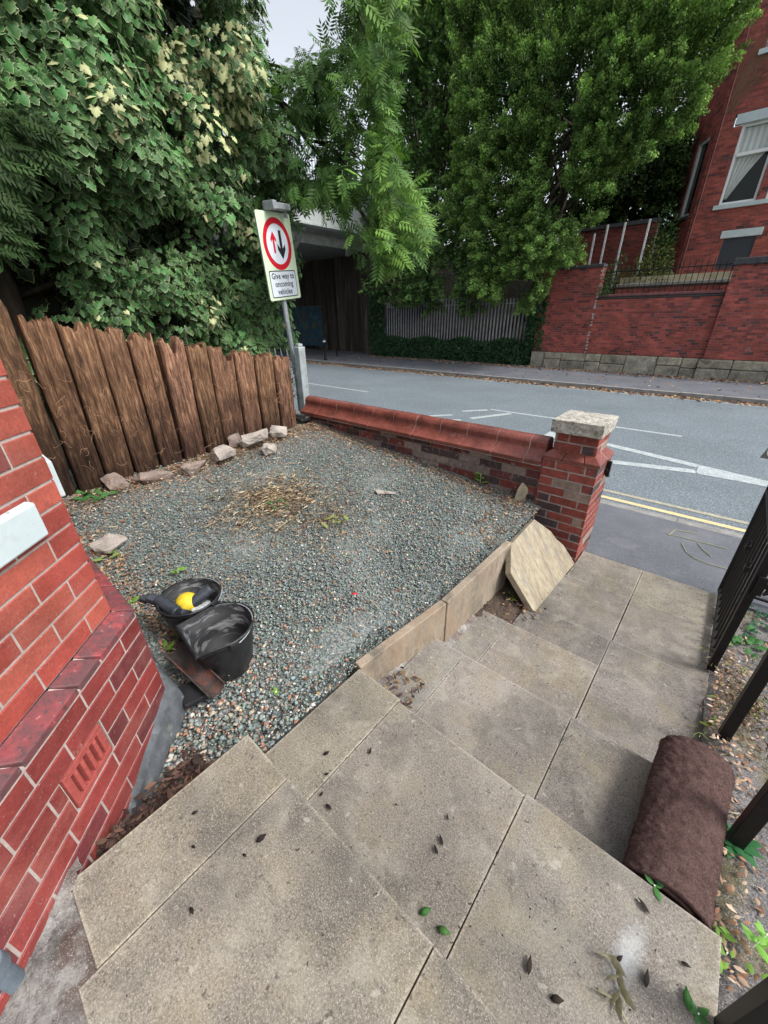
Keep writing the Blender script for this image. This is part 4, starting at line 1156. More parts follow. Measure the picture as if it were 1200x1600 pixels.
# ------------------------------------------------------------------ buckets and what is in them
def bucket(loc, r0, r1, h, spout_dir, label, rz=0, hw=0.0):
    b = thing('builders_bucket', label, 'bucket', loc, rz, 'black builders buckets on the gravel')
    def shape(t, r, z):
        k_ = z / h
        x_, y_ = r * math.cos(t), r * math.sin(t)
        if spout_dir:
            # flat pouring edge on the -Y side near the rim
            f = max(0, (k_ - 0.55) / 0.45)
            tt = (t - 1.5 * math.pi + math.pi) % (2 * math.pi) - math.pi
            if abs(tt) < R(62):
                yy = -r * (1 - 0.0) ; d_ = R(62)
                xx = r * 0.80 * (tt / d_) * 1.08
                x_ = x_ * (1 - f) + xx * f; y_ = y_ * (1 - f) + (-r * 0.98) * f
        return (x_, y_, z)
    mb = MB()
    th_ = 0.004
    prof = [(0.001, 0.0), (r0 * 0.96, 0.0), (r0, 0.006), (r0 + (r1 - r0) * 0.5, h * 0.5), (r0 + (r1 - r0) * 0.8, h * 0.8), (r0 + (r1 - r0) * 0.88, h * 0.89), (r1 * 0.99, h * 0.90), (r1 + 0.003, h * 0.915), (r1 * 0.985, h * 0.93), (r1, h * 0.975), (r1 + 0.008, h * 0.98), (r1 + 0.009, h), (r1 - 0.001, h)]
    mb.lathe(prof, 64, shape=shape)
    o = mb.build('shell', M['plastic'], b, smooth=True)
    mb = MB()
    prof2 = [(r1 - 0.001, h), (r1 - th_, h * 0.97), (r0 + (r1 - r0) * 0.84 - th_, h * 0.80), (r0 + (r1 - r0) * 0.80 - 2 * th_, h * 0.79), (r0 + (r1 - r0) * 0.5 - th_, h * 0.5), (r0 + (r1 - r0) * .3 - th_, h * .3), (r0 + (r1 - r0) * .3 - th_ * 2.4, h * .29), (r0 - th_, 0.012), (0.001, 0.01)]
    mb.lathe(prof2, 64, shape=shape)
    mb.build('inner_face', M['bucket_in'], b, smooth=True)
    # wire handle hanging over the rim with plastic lugs
    mb = MB()
    pts = []
    for i in range(17):
        a = math.pi * i / 16
        pts.append((math.cos(a) * (r1 + 0.012), hw * math.sin(a) * r1, h * 0.93 + (0.02 - 0.07 * (1 - abs(hw))) * math.sin(a)))
    mb.tube(pts, 0.0028, 6)
    mb.build('handle', M['galv'], b, smooth=True)
    for s_ in (-1, 1):
        mb = MB(); mb.box(s_ * (r1 + 0.010) - 0.006, s_ * (r1 + 0.010) + 0.006, -0.022, 0.022, h * 0.86, h * 0.99); mb.build('handle_lug', M['plastic'], b, bevel=0.004)
    return b


B1 = Vector((-1.80, 0.515, 0.455)); B2 = Vector((-1.50, 0.515, 0.445))
bucket(tuple(B1), 0.108, 0.148, 0.27, False, 'black bucket behind, filled with yellow ball and black rubber tools', 0.4, 1.0)
bucket(tuple(B2), 0.112, 0.152, 0.265, True, 'black bucket in front with square pouring lip, mortar smeared and nearly empty', -0.10, 0.98)
mb = MB(); mb.lathe([(0.001, 0.0), (0.10, 0.0), (0.122, 0.05)], 32); mb.M = Matrix.Identity(4)
# yellow half ball
bm = bmesh.new(); bmesh.ops.create_uvsphere(bm, u_segments=32, v_segments=20, radius=0.057)
for v in bm.verts: v.co.z *= 0.9; v.co.x *= 1.08
me = bpy.data.meshes.new('yellow_ball'); bm.to_mesh(me); bm.free(); me.polygons.foreach_set('use_smooth', [True] * len(me.polygons))
o = link('yellow_ball', me, None, [M['yellow_pl']]); o.location = B1 + Vector((-0.012, -0.015, 0.225)); tag(o, 'yellow rubber ball lying in the rear black bucket', 'ball')
def cyl_tool(a, b, r, name, label, mat, tip=0.8):
    mb = MB(); a = Vector(a); b = Vector(b); d_ = b - a
    mb.tube([a, a + d_ * .04, a + d_ * .5, a + d_ * .93, b], [r * .8, r, r, r * .95, r * tip], 20)
    o = mb.build(name, mat, smooth=False, bevel=0.004, offset=(a + b) / 2); o.location = (a + b) / 2
    return tag(o, label, 'tool', 'black rubber tools in the rear bucket')
cyl_tool(B1 + Vector((0.01, -0.07, 0.20)), B1 + Vector((0.035, 0.10, 0.275)), 0.03, 'rubber_tube', 'smooth black tube at the right of the yellow ball in the bucket', M['foam'], .9)
cyl_tool(B1 + Vector((0.04, -0.085, 0.235)), B1 + Vector((-0.09, -0.12, 0.275)), 0.030, 'rubber_grip', 'black rubber grip lying over the left rim of the rear bucket', M['foam'], .9)
mb = MB()
GM = Matrix.Translation(B1 + Vector((-0.115, -0.13, 0.265))) @ Matrix.Rotation(0.5, 4, 'Z') @ Matrix.Rotation(0.35, 4, 'Y')
mb.box(-0.035, 0.02, -0.022, 0.022, -0.02, 0.015, M=GM); mb.box(-0.075, -0.034, -0.018, 0.018, -0.045, -0.012, M=GM)
o = mb.build('tool_head', M['foam'], bevel=0.008, offset=B1 + Vector((-0.115, -0.13, 0.265))); o.location = B1 + Vector((-0.115, -0.13, 0.265))
tag(o, 'black angular tool head sticking out over the left rim of the rear bucket', 'tool', 'black rubber tools in the rear bucket')
rock('crumpled_wrapper', B1 + Vector((0.03, 0.03, 0.20)), (0.08, 0.12, 0.05), 40, M['rag'], 'crumpled silver wrapper between ball and black tube in the bucket', 'wrapper')
rock('crumpled_bag', B1 + Vector((0.0, 0.0, 0.11)), (0.19, 0.19, 0.15), 41, M['foam'], 'dark rubbish at the bottom of the rear black bucket', 'rubbish', None, (0, 0, 0), 30)
o = rock('bottle_cap', B2 + Vector((0.045, 0.0, 0.09)), (0.03, 0.03, 0.02), 42, M['red'], 'small red bottle cap inside the front black bucket', 'bottle cap')
rock('mortar_rubble', B2 + Vector((0.02, 0.01, 0.035)), (0.17, 0.17, 0.06), 43, M['stone'], 'dark crumbs of mortar at the bottom of the front bucket', 'rubble', None, (0, 0, 0), 24)

# rusty half pipe (gutter offcut) leaning by the front bucket
mb = MB()
pa, pb = Vector((-1.655, 0.335, 0.60)), Vector((-1.335, 0.375, 0.53))
d_ = (pb - pa).normalized(); sd_ = d_.cross(Vector((0, 0, 1))).normalized(); up_ = sd_.cross(d_)
ns_, na_ = 10, 12
vs = []; fs = []
for rr_, flip in ((0.044, 0), (0.037, 1)):
    for i in range(ns_ + 1):
        q = pa.lerp(pb, i / ns_)
        for j in range(na_ + 1):
            a = math.pi * j / na_
            k_ = rr_ * (1 + (0.12 if i in (0, 1) and not flip else 0))
            vs.append(q + sd_ * math.cos(a) * k_ - up_ * math.sin(a) * k_)
W_ = na_ + 1; nb = (ns_ + 1) * W_
for i in range(ns_):
    for j in range(na_):
        a = i * W_ + j
        fs.append((a, a + 1, a + W_ + 1, a + W_)); fs.append((nb + a, nb + a + W_, nb + a + W_ + 1, nb + a + 1))
for i in range(ns_):
    a = i * W_; fs.append((a, a + W_, nb + a + W_, nb + a)); a += na_; fs.append((a, nb + a, nb + a + W_, a + W_))
for j in range(na_):
    fs.append((j, nb + j, nb + j + 1, j + 1)); a = ns_ * W_ + j; fs.append((a, a + 1, nb + a + 1, nb + a))
mb.add(vs, fs)
o = mb.build('gutter_piece', M['rust'], offset=(pa + pb) / 2); o.location = (pa + pb) / 2
tag(o, 'rusty cast iron half round gutter offcut lying against the front bucket', 'gutter')
mb = MB(); mb.prism([(-1.52, 0.26), (-1.40, 0.25), (-1.36, 0.36), (-1.46, 0.40)], [0.47, 0.46, 0.47, 0.475], [0.50, 0.485, 0.50, 0.51])
o = mb.build('plastic_offcut', M['plastic'], bevel=0.005); tag(o, 'flat black plastic offcut under the rusty gutter piece', 'offcut')

# ------------------------------------------------------------------ rolled brown mat
mb = MB()
cx_, cz_ = 0.322, 0.232 + 0.118
prof = []
turns = 1.9
NN = 150
for i in range(NN + 1):
    t_ = i / NN
    a = -math.pi * 0.62 + t_ * turns * 2 * math.pi
    r_ = 0.138 - 0.062 * t_
    fl = 1.0
    prof.append((r_ * math.cos(a) * 1.04, r_ * math.sin(a) * 0.84))
thk = 0.02
vs = []; fs = []; 
ny = 120
y0, y1 = 0.945, 1.545
def pnt(i, inner, y):
    a = prof[i]; r_ = math.hypot(*a); k_ = (r_ - (thk if inner else 0)) / r_
    w_ = 0.004 * noise.noise(Vector((a[0] * 12, y * 9, 0))) + 0.005 * noise.noise(Vector((a[0] * 45, y * 60, a[1] * 45))) + 0.004 * noise.noise(Vector((a[0] * 120, y * 130, a[1] * 120)))
    k_ += w_ / r_
    return (cx_ + a[0] * k_ * (0.96 + 0.06 * (y - 1.2)) + 0.05 * (y - 1.3), y + 0.01 * a[0], cz_ + a[1] * k_ - 0.006)
for inner in (0, 1):
    for j in range(ny + 1):
        for i in range(NN + 1):
            vs.append(pnt(i, inner, y0 + (y1 - y0) * j / ny))
W_ = NN + 1; nb = W_ * (ny + 1)
for j in range(ny):
    for i in range(NN):
        a = j * W_ + i; fs.append((a, a + W_, a + W_ + 1, a + 1)); fs.append((nb + a, nb + a + 1, nb + a + W_ + 1, nb + a + W_))
for i in range(NN):
    fs.append((i, i + 1, nb + i + 1, nb + i)); a = ny * W_ + i; fs.append((a, nb + a, nb + a + 1, a + 1))
for j in range(ny):
    a = j * W_; fs.append((a, nb + a, nb + a + W_, a + W_)); a += NN; fs.append((a, a + W_, nb + a + W_, nb + a))
mb.add(vs, fs)
matr = mb.build('rolled_mat', M['mat'], smooth=True)
tag(matr, 'rolled up dark brown coir mat lying on the step beside the black railing posts', 'mat')
# bristles
nbz = 10000
bi = rng.integers(0, 90, nbz); by = rng.uniform(y0, y1, nbz)
P_ = np.array([pnt(i, 0, y) for i, y in zip(bi, by)])
nn_ = P_ - np.array([cx_, 0, cz_]) * np.array([1, 0, 1]); nn_[:, 1] = 0; nn_ = norm(nn_)
tpn = norm(nn_ * 0.55 + rng.normal(0, 0.6, (nbz, 3)))
T = [(-0.5, 0, 0), (0.5, 0, 0), (0.15, 4, 0), (-0.15, 4, 0)]
br = rng.uniform(0.7, 1.7, (nbz, 1)) * np.array([[1.0, 1.0, 1.0]])
V, F, C = scatter(T, [(0, 1, 2, 3)], [0] * 4, P_, tpn, rng.normal(0, 1, (nbz, 3)), np.full(nbz, 0.0011) * rng.uniform(0.5, 1.5, nbz), br)
fast_mesh('bristles', V, F, [M['mat']], matr, C)

# ------------------------------------------------------------------ black metal gate and railing on the right
gt = thing('metal_gate', 'open black metal garden gate with vertical bars beside the path', 'gate', (0.40, 3.4, 0.08))
go = Vector(gt.location)
mb = MB()
gy0, gy1, gx0, gx1 = 2.45, 3.42, 0.388, 0.403
def gxp(y): return gx0 + (gx1 - gx0) * (y - gy0) / (gy1 - gy0)
for (z0_, z1_) in ((0.12, 0.135), (0.93, 0.945), (1.14, 1.155)):
    mb.box(0.386, 0.424, gy0 + 0.04, gy1 - 0.03, z0_, z1_)
mb.box(0.386, 0.424, gy0, gy0 + 0.04, 0.1, 1.2); mb.box(0.386, 0.424, gy1 - 0.03, gy1, 0.1, 1.2)
mb.build('frame', M['black_metal'], gt, offset=go, bevel=0.002)
for i in range(9):
    y_ = gy0 + 0.09 + i * 0.098
    mb = MB(); mb.tube([(0.405, y_, 0.136), (0.405, y_, 0.929)], 0.007, 8); mb.tube([(0.405, y_, 0.946), (0.405, y_, 1.30)], [0.007, 0.006], 8)
    mb.build('bar', M['black_metal'], gt, offset=go)
    if i in (2, 5):
        mb = MB(); mb.box(0.372, 0.398, y_ - 0.02, y_ + 0.02, 0.66, 0.69); mb.tube([(0.385, y_, 0.64), (0.385, y_, 0.72)], 0.008, 8); mb.build('collar', M['black_metal'], gt, offset=go, bevel=0.002)
mb = MB(); mb.box(0.425, 0.50, gy0 + 0.005, gy0 + 0.03, 0.72, 0.75); mb.box(0.40, 0.44, gy0 - 0.012, gy0, 0.68, 0.79); mb.tube([(0.46, gy0 + 0.02, 0.72), (0.46, gy0 + 0.06, 0.66), (0.50, gy0 + 0.06, 0.70)], 0.008, 8)
mb.build('latch', M['black_metal'], gt, offset=go, bevel=0.003)
hr = thing('hand_railing', 'black square section steel handrail and posts down the right side of the steps', 'railing', (0.47, 1.3, 0.2))
ho = Vector(hr.location)
pp = [(0.455, 0.72, 0.33), (0.49, 1.325, 0.2), (0.462, 1.89, 0.1)]
hts = []
for (x_, y_, z_) in pp:
    mb = MB(); mb.box(x_ - 0.022, x_ + 0.022, y_ - 0.022, y_ + 0.022, z_, z_ + 1.0); mb.build('post', M['black_metal'], hr, offset=ho, bevel=0.002)
    hts.append((x_, y_, z_ + 1.01))
mb = MB()
for a, b in zip(hts[:-1], hts[1:]): mb.tube([a, b], 0.024, 8)
mb.build('handrail', M['black_metal'], hr, offset=ho)
fr = thing('street_railing', 'low black railing along the pavement beyond the open gate', 'railing', (0.9, 3.5, 0.1))
fo2 = Vector(fr.location)
mb = MB(); mb.box(0.52, 1.7, 3.47, 3.49, 0.09, 0.105); mb.build('rail', M['black_metal'], fr, offset=fo2)
mb = MB(); mb.box(0.52, 1.7, 3.47, 3.49, 0.80, 0.815); mb.build('rail', M['black_metal'], fr, offset=fo2)
for i in range(10):
    mb = MB(); mb.tube([(0.6 + i * 0.115, 3.48, 0.106), (0.6 + i * 0.115, 3.48, 0.799)], 0.008, 6); mb.build('bar', M['black_metal'], fr, offset=fo2)
M['tin'] = mk('grey_tin_plate', (0.16, 0.18, 0.17), 0.5)
npl = thing('number_plate', 'small grey plate with a white rounded character at the right picture edge above the road', 'plate', (0.33, 3.6, 1.1))
a_ = at(1187, 715, y=3.6); b_ = at(1220, 721, y=3.6); c_ = at(1203, 672, y=3.6)
e1 = (b_ - a_).normalized(); e2 = (c_ - a_); e2 = (e2 - e1 * e2.dot(e1)).normalized(); n3 = e1.cross(e2)
PM = Matrix(((e1.x, e2.x, n3.x, a_.x - 0.33), (e1.y, e2.y, n3.y, a_.y - 3.6), (e1.z, e2.z, n3.z, a_.z - 1.1), (0, 0, 0, 1)))
mb = MB(); mb.prism([(0, 0), (0.5, 0), (0.5, 0.14), (0.03, 0.14)], -0.004, 0.0, M=PM); mb.build('backing', M['tin'], npl)
text('0', 0.12, PM @ Matrix.Translation((0.05, 0.055, 0.002)), M['upvc'], npl, 'character', off=0.004)
mb = MB(); mb.tube([PM @ Vector((0.45, 0.05, -0.02)), PM @ Vector((0.45, 0.05, -0.02)) + Vector((0, 0, -1.1))], 0.015, 8); mb.build('stake', M['black_metal'], npl)

# pipe end by the door
mb = MB()
mb.tube([(-0.895, -0.372, 0.57), (-0.892, -0.375, 0.70)], 0.026, 24); mb.tube([(-0.895, -0.372, 0.66), (-0.892, -0.375, 0.705)], 0.031, 24)
o = mb.build('drain_pipe', mk('blue_grey_pipe', (0.12, 0.15, 0.18), 0.5, var=(30, 0.8, 1.2)), bevel=0.004)
tag(o, 'short blue grey pipe stub standing in the broken cement by the door', 'pipe')

# ------------------------------------------------------------------ opposite side: walls, railings, house, palisade, bridge
rw = thing('retaining_wall', 'tall red brick retaining wall on sandstone blocks across the road', 'wall', (-2.5, 16.4, 0.1))
wo_ = Vector(rw.location)
mb = MB()
bricks(mb, (-6.35, 16.40, 0.66), (1, 0, 0), (0, -1, 0), 2.0, 2.70, col_far, header_every=4, mdepth=0.006, back=0.4, joint=0.012)
bricks(mb, (-4.35, 16.44, 0.66), (1, 0, 0), (0, -1, 0), 3.50, 1.725, col_far, header_every=4, mdepth=0.006, back=0.34, joint=0.012)
bricks(mb, (-0.85, 16.28, 0.66), (1, 0, 0), (0, -1, 0), 5.0, 2.475, col_far, header_every=4, mdepth=0.006, back=0.5, joint=0.012)
bricks(mb, (-0.85, 16.78, 0.66), (0, -1, 0), (-1, 0, 0), 0.5, 2.475, col_far, mdepth=0.006, back=0.1, joint=0.012)
bricks(mb, (-4.35, 16.40, 0.66), (0, 1, 0), (1, 0, 0), 0.4, 2.70, col_far, mdepth=0.006, back=0.1, joint=0.012)
mb.build('brickwork', [M['brick_far'], M['mortar_far']], rw, offset=wo_)
mb = MB()
x = -6.35
while x < 4.1:
    two = random.random() < 0.55
    l_ = random.uniform(0.45, 0.95)
    out = 16.30 if x < -0.95 else 16.18
    v_ = random.uniform(0.75, 1.2); c_1 = (0.24 * v_, 0.225 * v_, 0.18 * v_)
    if x < -0.95 < x + l_: l_ = -0.95 - x + 0.001
    if two:
        h_ = random.uniform(0.22, 0.32)
        mb.box(x + .006, x + l_ - .006, out + random.uniform(-.02, .02), 16.7, 0.05, 0.1 + h_ - .006, col=c_1)
        v_ = random.uniform(0.75, 1.25)
        mb.box(x + .006, x + l_ - .006, out + random.uniform(-.02, .02), 16.7, 0.1 + h_ + .006, 0.648, col=(0.25 * v_, 0.23 * v_, 0.175 * v_))
    else: mb.box(x + .006, x + l_ - .006, out + random.uniform(-.02, .02), 16.7, 0.05, 0.648, col=c_1)
    x += l_
mb.build('stone_base', M['base_stone'], rw, offset=wo_, bevel=0.03)
mb = MB()
mb.box(-4.33, -0.86, 16.42, 16.72, 2.39, 2.46, col=(0.06, 0.05, 0.05)); mb.box(-4.33, -0.86, 16.39, 16.74, 2.462, 2.535, col=(0.16, 0.07, 0.07))
mb.box(-0.90, 4.2, 16.2, 16.85, 3.137, 3.30, col=(0.055, 0.056, 0.062)); mb.box(-6.4, -4.33, 16.35, 16.8, 3.362, 3.46, col=(0.055, 0.056, 0.062))
M['cop_far'] = mk('coping_brick', (1, 1, 1), 0.85, attr=True, var=(8, 0.7, 1.3))
mb.build('coping', M['cop_far'], rw, offset=wo_, bevel=0.015)
mb = MB()
for i in range(24):
    z_ = 0.68 + i * 0.11
    if random.random() < 0.8: mb.box(-4.39 + random.uniform(-.02, .01), -4.345 + random.uniform(0, .04), 16.385, 16.399, z_, z_ + random.uniform(.04, .11))
mb.build('mortar_streak', M['mortar'], rw, offset=wo_)
wr = thing('wrought_railing', 'thin dark wrought iron railing on top of the brick retaining wall', 'railing', (-2.6, 16.56, 2.53))
w2 = Vector(wr.location)
mb = MB(); mb.box(-4.3, -0.87, 16.55, 16.57, 3.18, 3.21); mb.build('rail', M['black_metal'], wr, offset=w2)
mb = MB(); mb.box(-4.3, -0.87, 16.55, 16.57, 2.68, 2.71); mb.build('rail', M['black_metal'], wr, offset=w2)
for i in range(23):
    x_ = -4.25 + i * 0.152
    mb = MB(); mb.tube([(x_, 16.56, 2.53), (x_, 16.56, 3.36), (x_, 16.56, 3.42)], [0.011, 0.011, 0.003], 6)
    if i in (10, 11, 12):
        for s_ in (-1, 1): mb.tube([(x_ + s_ * .04 + .045 * math.cos(a), 16.56, 2.86 + .045 * math.sin(a)) for a in [j * math.pi / 5 for j in range(11)]], 0.006, 5)
    mb.build('bar', M['black_metal'], wr, offset=w2)
tw = thing('terrace_wall', 'low terrace wall with pale coping in front of the far house', 'wall', (-2.2, 18, 2.42))
t2 = Vector(tw.location)
mb = MB(); bricks(mb, (-4.2, 18.0, 2.42), (1, 0, 0), (0, -1, 0), 7.0, 0.375, col_far, mdepth=0.006, back=0.3); mb.build('brickwork', [M['brick_far'], M['mortar_far']], tw, offset=t2)
mb = MB(); mb.box(-4.2, 2.8, 17.93, 18.3, 2.80, 2.90); mb.build('coping', M['kerb'], tw, offset=t2, bevel=0.02)
mb = MB(); mb.box(-4.2, 6, 18.302, 22, 2.3, 3.12); tag(mb.build('terrace', M['terrace']), kind='structure')

# far house
fh = thing('brick_house', 'tall dark red brick house with white stone lintels across the road, far right', 'house', (-1.0, 20.0, 3.2))
f2 = Vector(fh.location)
fx0 = -2.72
mb = MB()
winA = (0.66, 1.62, 2.02, 4.15)     # relative to fx0, 3.12
winB = (1.86, 2.9, 2.02, 4.15)
winC = (0.62, 1.62, 2.02 + 3.75, 7.9)
winD = (1.98, 2.9, 2.02 + 3.75, 7.9)
cel = (1.12, 1.98, 0.22, 1.10)
bricks(mb, (fx0, 20.0, 3.12), (1, 0, 0), (0, -1, 0), 7.0, 9.0, col_far, header_every=0, skips=[winA, winB, cel, winC, winD, (0.4, 1.75, 4.15, 4.42), (1.75, 3.2, 4.15, 4.42)], mdepth=0.006, back=0.3, joint=0.012, jit=0.002)
sU = Vector((-0.5, 0.866, 0)); sN = Vector((-0.866, -0.5, 0))
bricks(mb, Vector((fx0, 20.0, 3.12)) + sU * 1.55, -sU, sN, 1.55, 9.0, col_far, skips=[(0.45, 1.2, 1.95, 4.15)], mdepth=0.006, back=0.3, joint=0.012)
bricks(mb, Vector((-3.55, 26, 3.12)), (0, -1, 0), (-1, 0, 0), 4.6, 9.0, col_far, mdepth=0.006, back=0.3, joint=0.012)
mb.build('wall', [M['brick_far'], M['mortar_far']], fh, offset=f2)
def fwin(x0, x1, z0, z1, tr, curtain, y=20.0):
    b = MB(); Y0, Y1 = y + 0.08, y + 0.16; w_ = 0.07
    b.box(x0, x0 + w_, Y0, Y1, z0, z1); b.box(x1 - w_, x1, Y0, Y1, z0, z1)
    b.box(x0 + w_, x1 - w_, Y0, Y1, z0, z0 + w_); b.box(x0 + w_, x1 - w_, Y0, Y1, z1 - w_, z1); b.box(x0 + w_, x1 - w_, Y0 - 0.02, Y1, tr, tr + 0.09)
    f = b.build('window', M['upvc'], fh, offset=f2, bevel=0.008)
    g = MB(); g.box(x0 + .03, x1 - .03, Y1 + .07, Y1 + .08, z0 + .02, z1 - .02); g.build('pane', M['glass'], f, offset=f2)
    s = MB(); s.box(x0 - 0.12, x1 + 0.12, y - 0.07, y + 0.1, z0 - 0.13, z0 - .003); s.build('sill', M['white_stone'], f, offset=f2, bevel=0.01)
    if curtain:
        c = MB(); vs = []; fs = []
        for j in range(31):
            v_ = j / 30
            zz = z1 - w_ - v_ * (z1 - z0 - 0.25)
            right = x1 - w_ - (0.0 if v_ < 0.35 else (x1 - x0 - 0.22) * ((v_ - 0.35) / 0.65) ** 0.8)
            for i in range(25):
                u_ = i / 24
                vs.append((x0 + w_ + (right - x0 - w_) * u_, Y1 + 0.04 + 0.022 * math.sin(u_ * 34), zz))
        for j in range(30):
            for i in range(24):
                a = j * 25 + i; fs.append((a, a + 1, a + 26, a + 25))
        c.add(vs, fs); c.build('curtain', M['curtain'], f, offset=f2, smooth=True)
for (w_, tr, cu) in ((winA, 3.12 + 3.35, True), (winB, 3.12 + 3.35, True), (winC, 10.3, True), (winD, 10.3, False)):
    fwin(fx0 + w_[0], fx0 + w_[1], 3.12 + w_[2] + 0.06, 3.12 + w_[3], tr, cu)
for (x0_, x1_) in ((fx0 + 0.45, fx0 + 1.735), (fx0 + 1.74, fx0 + 3.1)):
    mb = MB(); mb.box(x0_, x1_, 19.97, 20.12, 7.275, 7.535); mb.build('lintel', M['white_stone'], fh, offset=f2, bevel=0.012)
mb = MB(); mb.box(fx0 + 1.0, fx0 + 2.1, 19.97, 20.1, 4.22, 4.44); mb.build('lintel', M['white_stone'], fh, offset=f2, bevel=0.012)
mb = MB(); mb.box(fx0 + 1.12, fx0 + 1.98, 20.04, 20.07, 3.3, 4.218); mb.build('boarded_opening', M['board'], fh, offset=f2)
sideM = Matrix(((-sU.x, sN.x, 0, (Vector((fx0, 20, 0)) + sU * 1.55).x), (-sU.y, sN.y, 0, (Vector((fx0, 20, 0)) + sU * 1.55).y), (0, 0, 1, 0), (0, 0, 0, 1)))
mb = MB()
for (a, b_, c, d) in ((0.45, 0.52, 5.08, 7.25), (1.13, 1.2, 5.08, 7.25), (0.52, 1.13, 5.08, 5.16), (0.52, 1.13, 7.17, 7.25)): mb.box(a, b_, -0.12, -0.04, c, d, M=sideM)
f = mb.build('window', M['upvc'], fh, offset=f2)
mb = MB(); mb.box(0.5, 1.15, -0.14, -0.125, 5.1, 7.2, M=sideM); mb.build('pane', M['glass'], f, offset=f2)
mb = MB(); mb.box(0.40, 1.25, -0.06, 0.06, 4.97, 5.07, M=sideM); mb.build('sill', M['slate'], f, offset=f2)
mb = MB(); mb.tube([(fx0 + 0.10, 19.95, 3.2), (fx0 + 0.10, 19.95, 12.0)], 0.03, 8); mb.build('downpipe', M['terracotta'], fh, offset=f2)
mb = MB(); mb.box(fx0 - .3, 4.5, 19.7, 20.3, 12.13, 12.35); mb.prism([(fx0 - .3, 20.3), (4.5, 20.3), (4.5, 26), (-4.5, 26)], [12.35] * 4, [12.5, 12.5, 15, 15]); mb.build('roof', M['slate'], fh, offset=f2)
# climbing dry stems on the far facade
mb = MB()
rr_ = random.Random(5)
for i in range(70):
    x_ = fx0 + 0.05 + rr_.random() * 0.3; z_ = 7.6 + rr_.random() * 0.8
    pts = [(x_, 19.975, z_)]
    a = rr_.uniform(0.9, 1.5)
    for j in range(6):
        a += rr_.uniform(-0.25, 0.2); l_ = rr_.uniform(0.15, 0.35); x_ += l_ * math.cos(a); z_ += l_ * math.sin(a); pts.append((x_, 19.975, z_))
    mb.tube(pts, [0.009 - 0.001 * k_ for k_ in range(7)], 3, cap=False)
o = mb.build('dry_vine', M['vine']); tag(o, 'bare brown climbing vine stems on the wall of the far brick house', 'vine')

# yard wall and white poles behind the tree
yw = thing('yard_wall', 'dark mossy brick yard wall behind the white poles across the road', 'wall', (-4.6, 19.6, 2.4))
y2 = Vector(yw.location)
mb = MB(); bricks(mb, (-6.4, 19.6, 2.42), (1, 0, 0), (0, -1, 0), 2.75, 2.475, lambda a, z: tuple(0.65 * c for c in col_far(a, z)), mdepth=0.006, back=0.3); mb.build('brickwork', [M['brick_far'], M['mortar_far']], yw, offset=y2)
mb = MB(); mb.box(-6.4, -3.62, 19.5, 19.9, 4.9, 5.02); mb.build('coping', M['slate'], yw, offset=y2)
for i, (xa, xt, lab) in enumerate(((-3.72, -3.72, 'rightmost'), (-4.48, -4.48, 'second from right'), (-5.05, -5.05, 'third from right'), (-5.45, -5.45, 'leftmost'))):
    mb = MB(); mb.box(-0.028, 0.028, -0.028, 0.028, 0, 2.42 if i != 3 else 2.2)
    o = mb.build('white_pole', M['pole_white']); o.location = (xa, 18.5, 2.43)
    tag(o, 'slender white pole on the far terrace, %s of the four' % lab, 'pole', 'white poles on the terrace')

# palisade
pf = thing('palisade_fence', 'grey steel palisade fence above the ivy hedge across the road', 'fence', (-10.5, 16.8, 0.6))
p2 = Vector(pf.location)
npal = 54
mb = MB(); mb.box(-14.7, -6.36, 16.83, 16.87, 2.35, 2.40); mb.build('rail', M['old_metal'], pf, offset=p2)
mb = MB(); mb.box(-14.7, -6.36, 16.83, 16.87, 0.85, 0.90); mb.build('rail', M['old_metal'], pf, offset=p2)
for i in range(npal):
    x_ = -14.6 + i * 0.153
    zt = 2.82 - 0.3 * (i / npal)
    mb = MB()
    w_ = 0.034
    mb.prism([(x_ - w_, 16.80), (x_ - w_ * .4, 16.785), (x_ + w_ * .4, 16.785), (x_ + w_, 16.80), (x_ + w_, 16.806), (x_ - w_, 16.806)], 0.55, [zt - 0.06, zt, zt, zt - 0.06, zt - 0.06, zt - 0.06])
    mb.build('pale', M['old_metal'], pf, offset=p2)

# bridge
br_ = thing('railway_bridge', 'railway bridge over the road with pale girder, railings and dark abutments', 'bridge', (-15, 10, 0))
b2 = Vector(br_.location)
mb = MB()
mb.box(-15.15, -15.0, 2.5, 19, 5.45, 6.75)
mb.box(-15.3, -14.85, 2.5, 19, 6.752, 6.86); mb.box(-15.3, -14.9, 2.5, 19, 5.36, 5.448)
mb.build('girder', M['bridge_w'], br_, offset=b2, bevel=0.01)
mb = MB()
mb.box(-34, -16.0, 2.0, 19.5, 4.95, 6.7)
mb.box(-16.0, -15.7, 2.0, 19.5, 4.85, 5.2)
mb.build('deck', M['bridge_c'], br_, offset=b2)
for y_ in (6.0, 9.0, 12.6, 15.8):
    mb = MB(); mb.prism([(-15.98, 5.5), (-15.16, 5.5), (-15.16, 5.3), (-15.98, 4.6)], -0.11, 0.11, M=Matrix.Translation((0, y_, 0)) @ Matrix(((1, 0, 0, 0), (0, 0, -1, 0), (0, 1, 0, 0), (0, 0, 0, 1))))
    mb.build('bracket', M['bridge_c'], br_, offset=b2)
mb = MB()
mb.box(-34, -15.9, 17.8, 19.5, -0.1, 4.95)
for i in range(9):
    x_ = -16.4 - i * 1.9
    mb.box(x_ - 0.5, x_, 17.55, 17.8, -0.1, 4.94)
for i in range(22):
    x_ = -16.1 - i * 0.62; mb.tube([(x_, 17.78, 0.1), (x_, 17.78, 4.9)], 0.05 + 0.03 * random.random(), 6)
mb.box(-16.2, -15.4, 17.0, 19.5, -0.1, 5.6)
mb.build('abutment', M['abut'], br_, offset=b2)
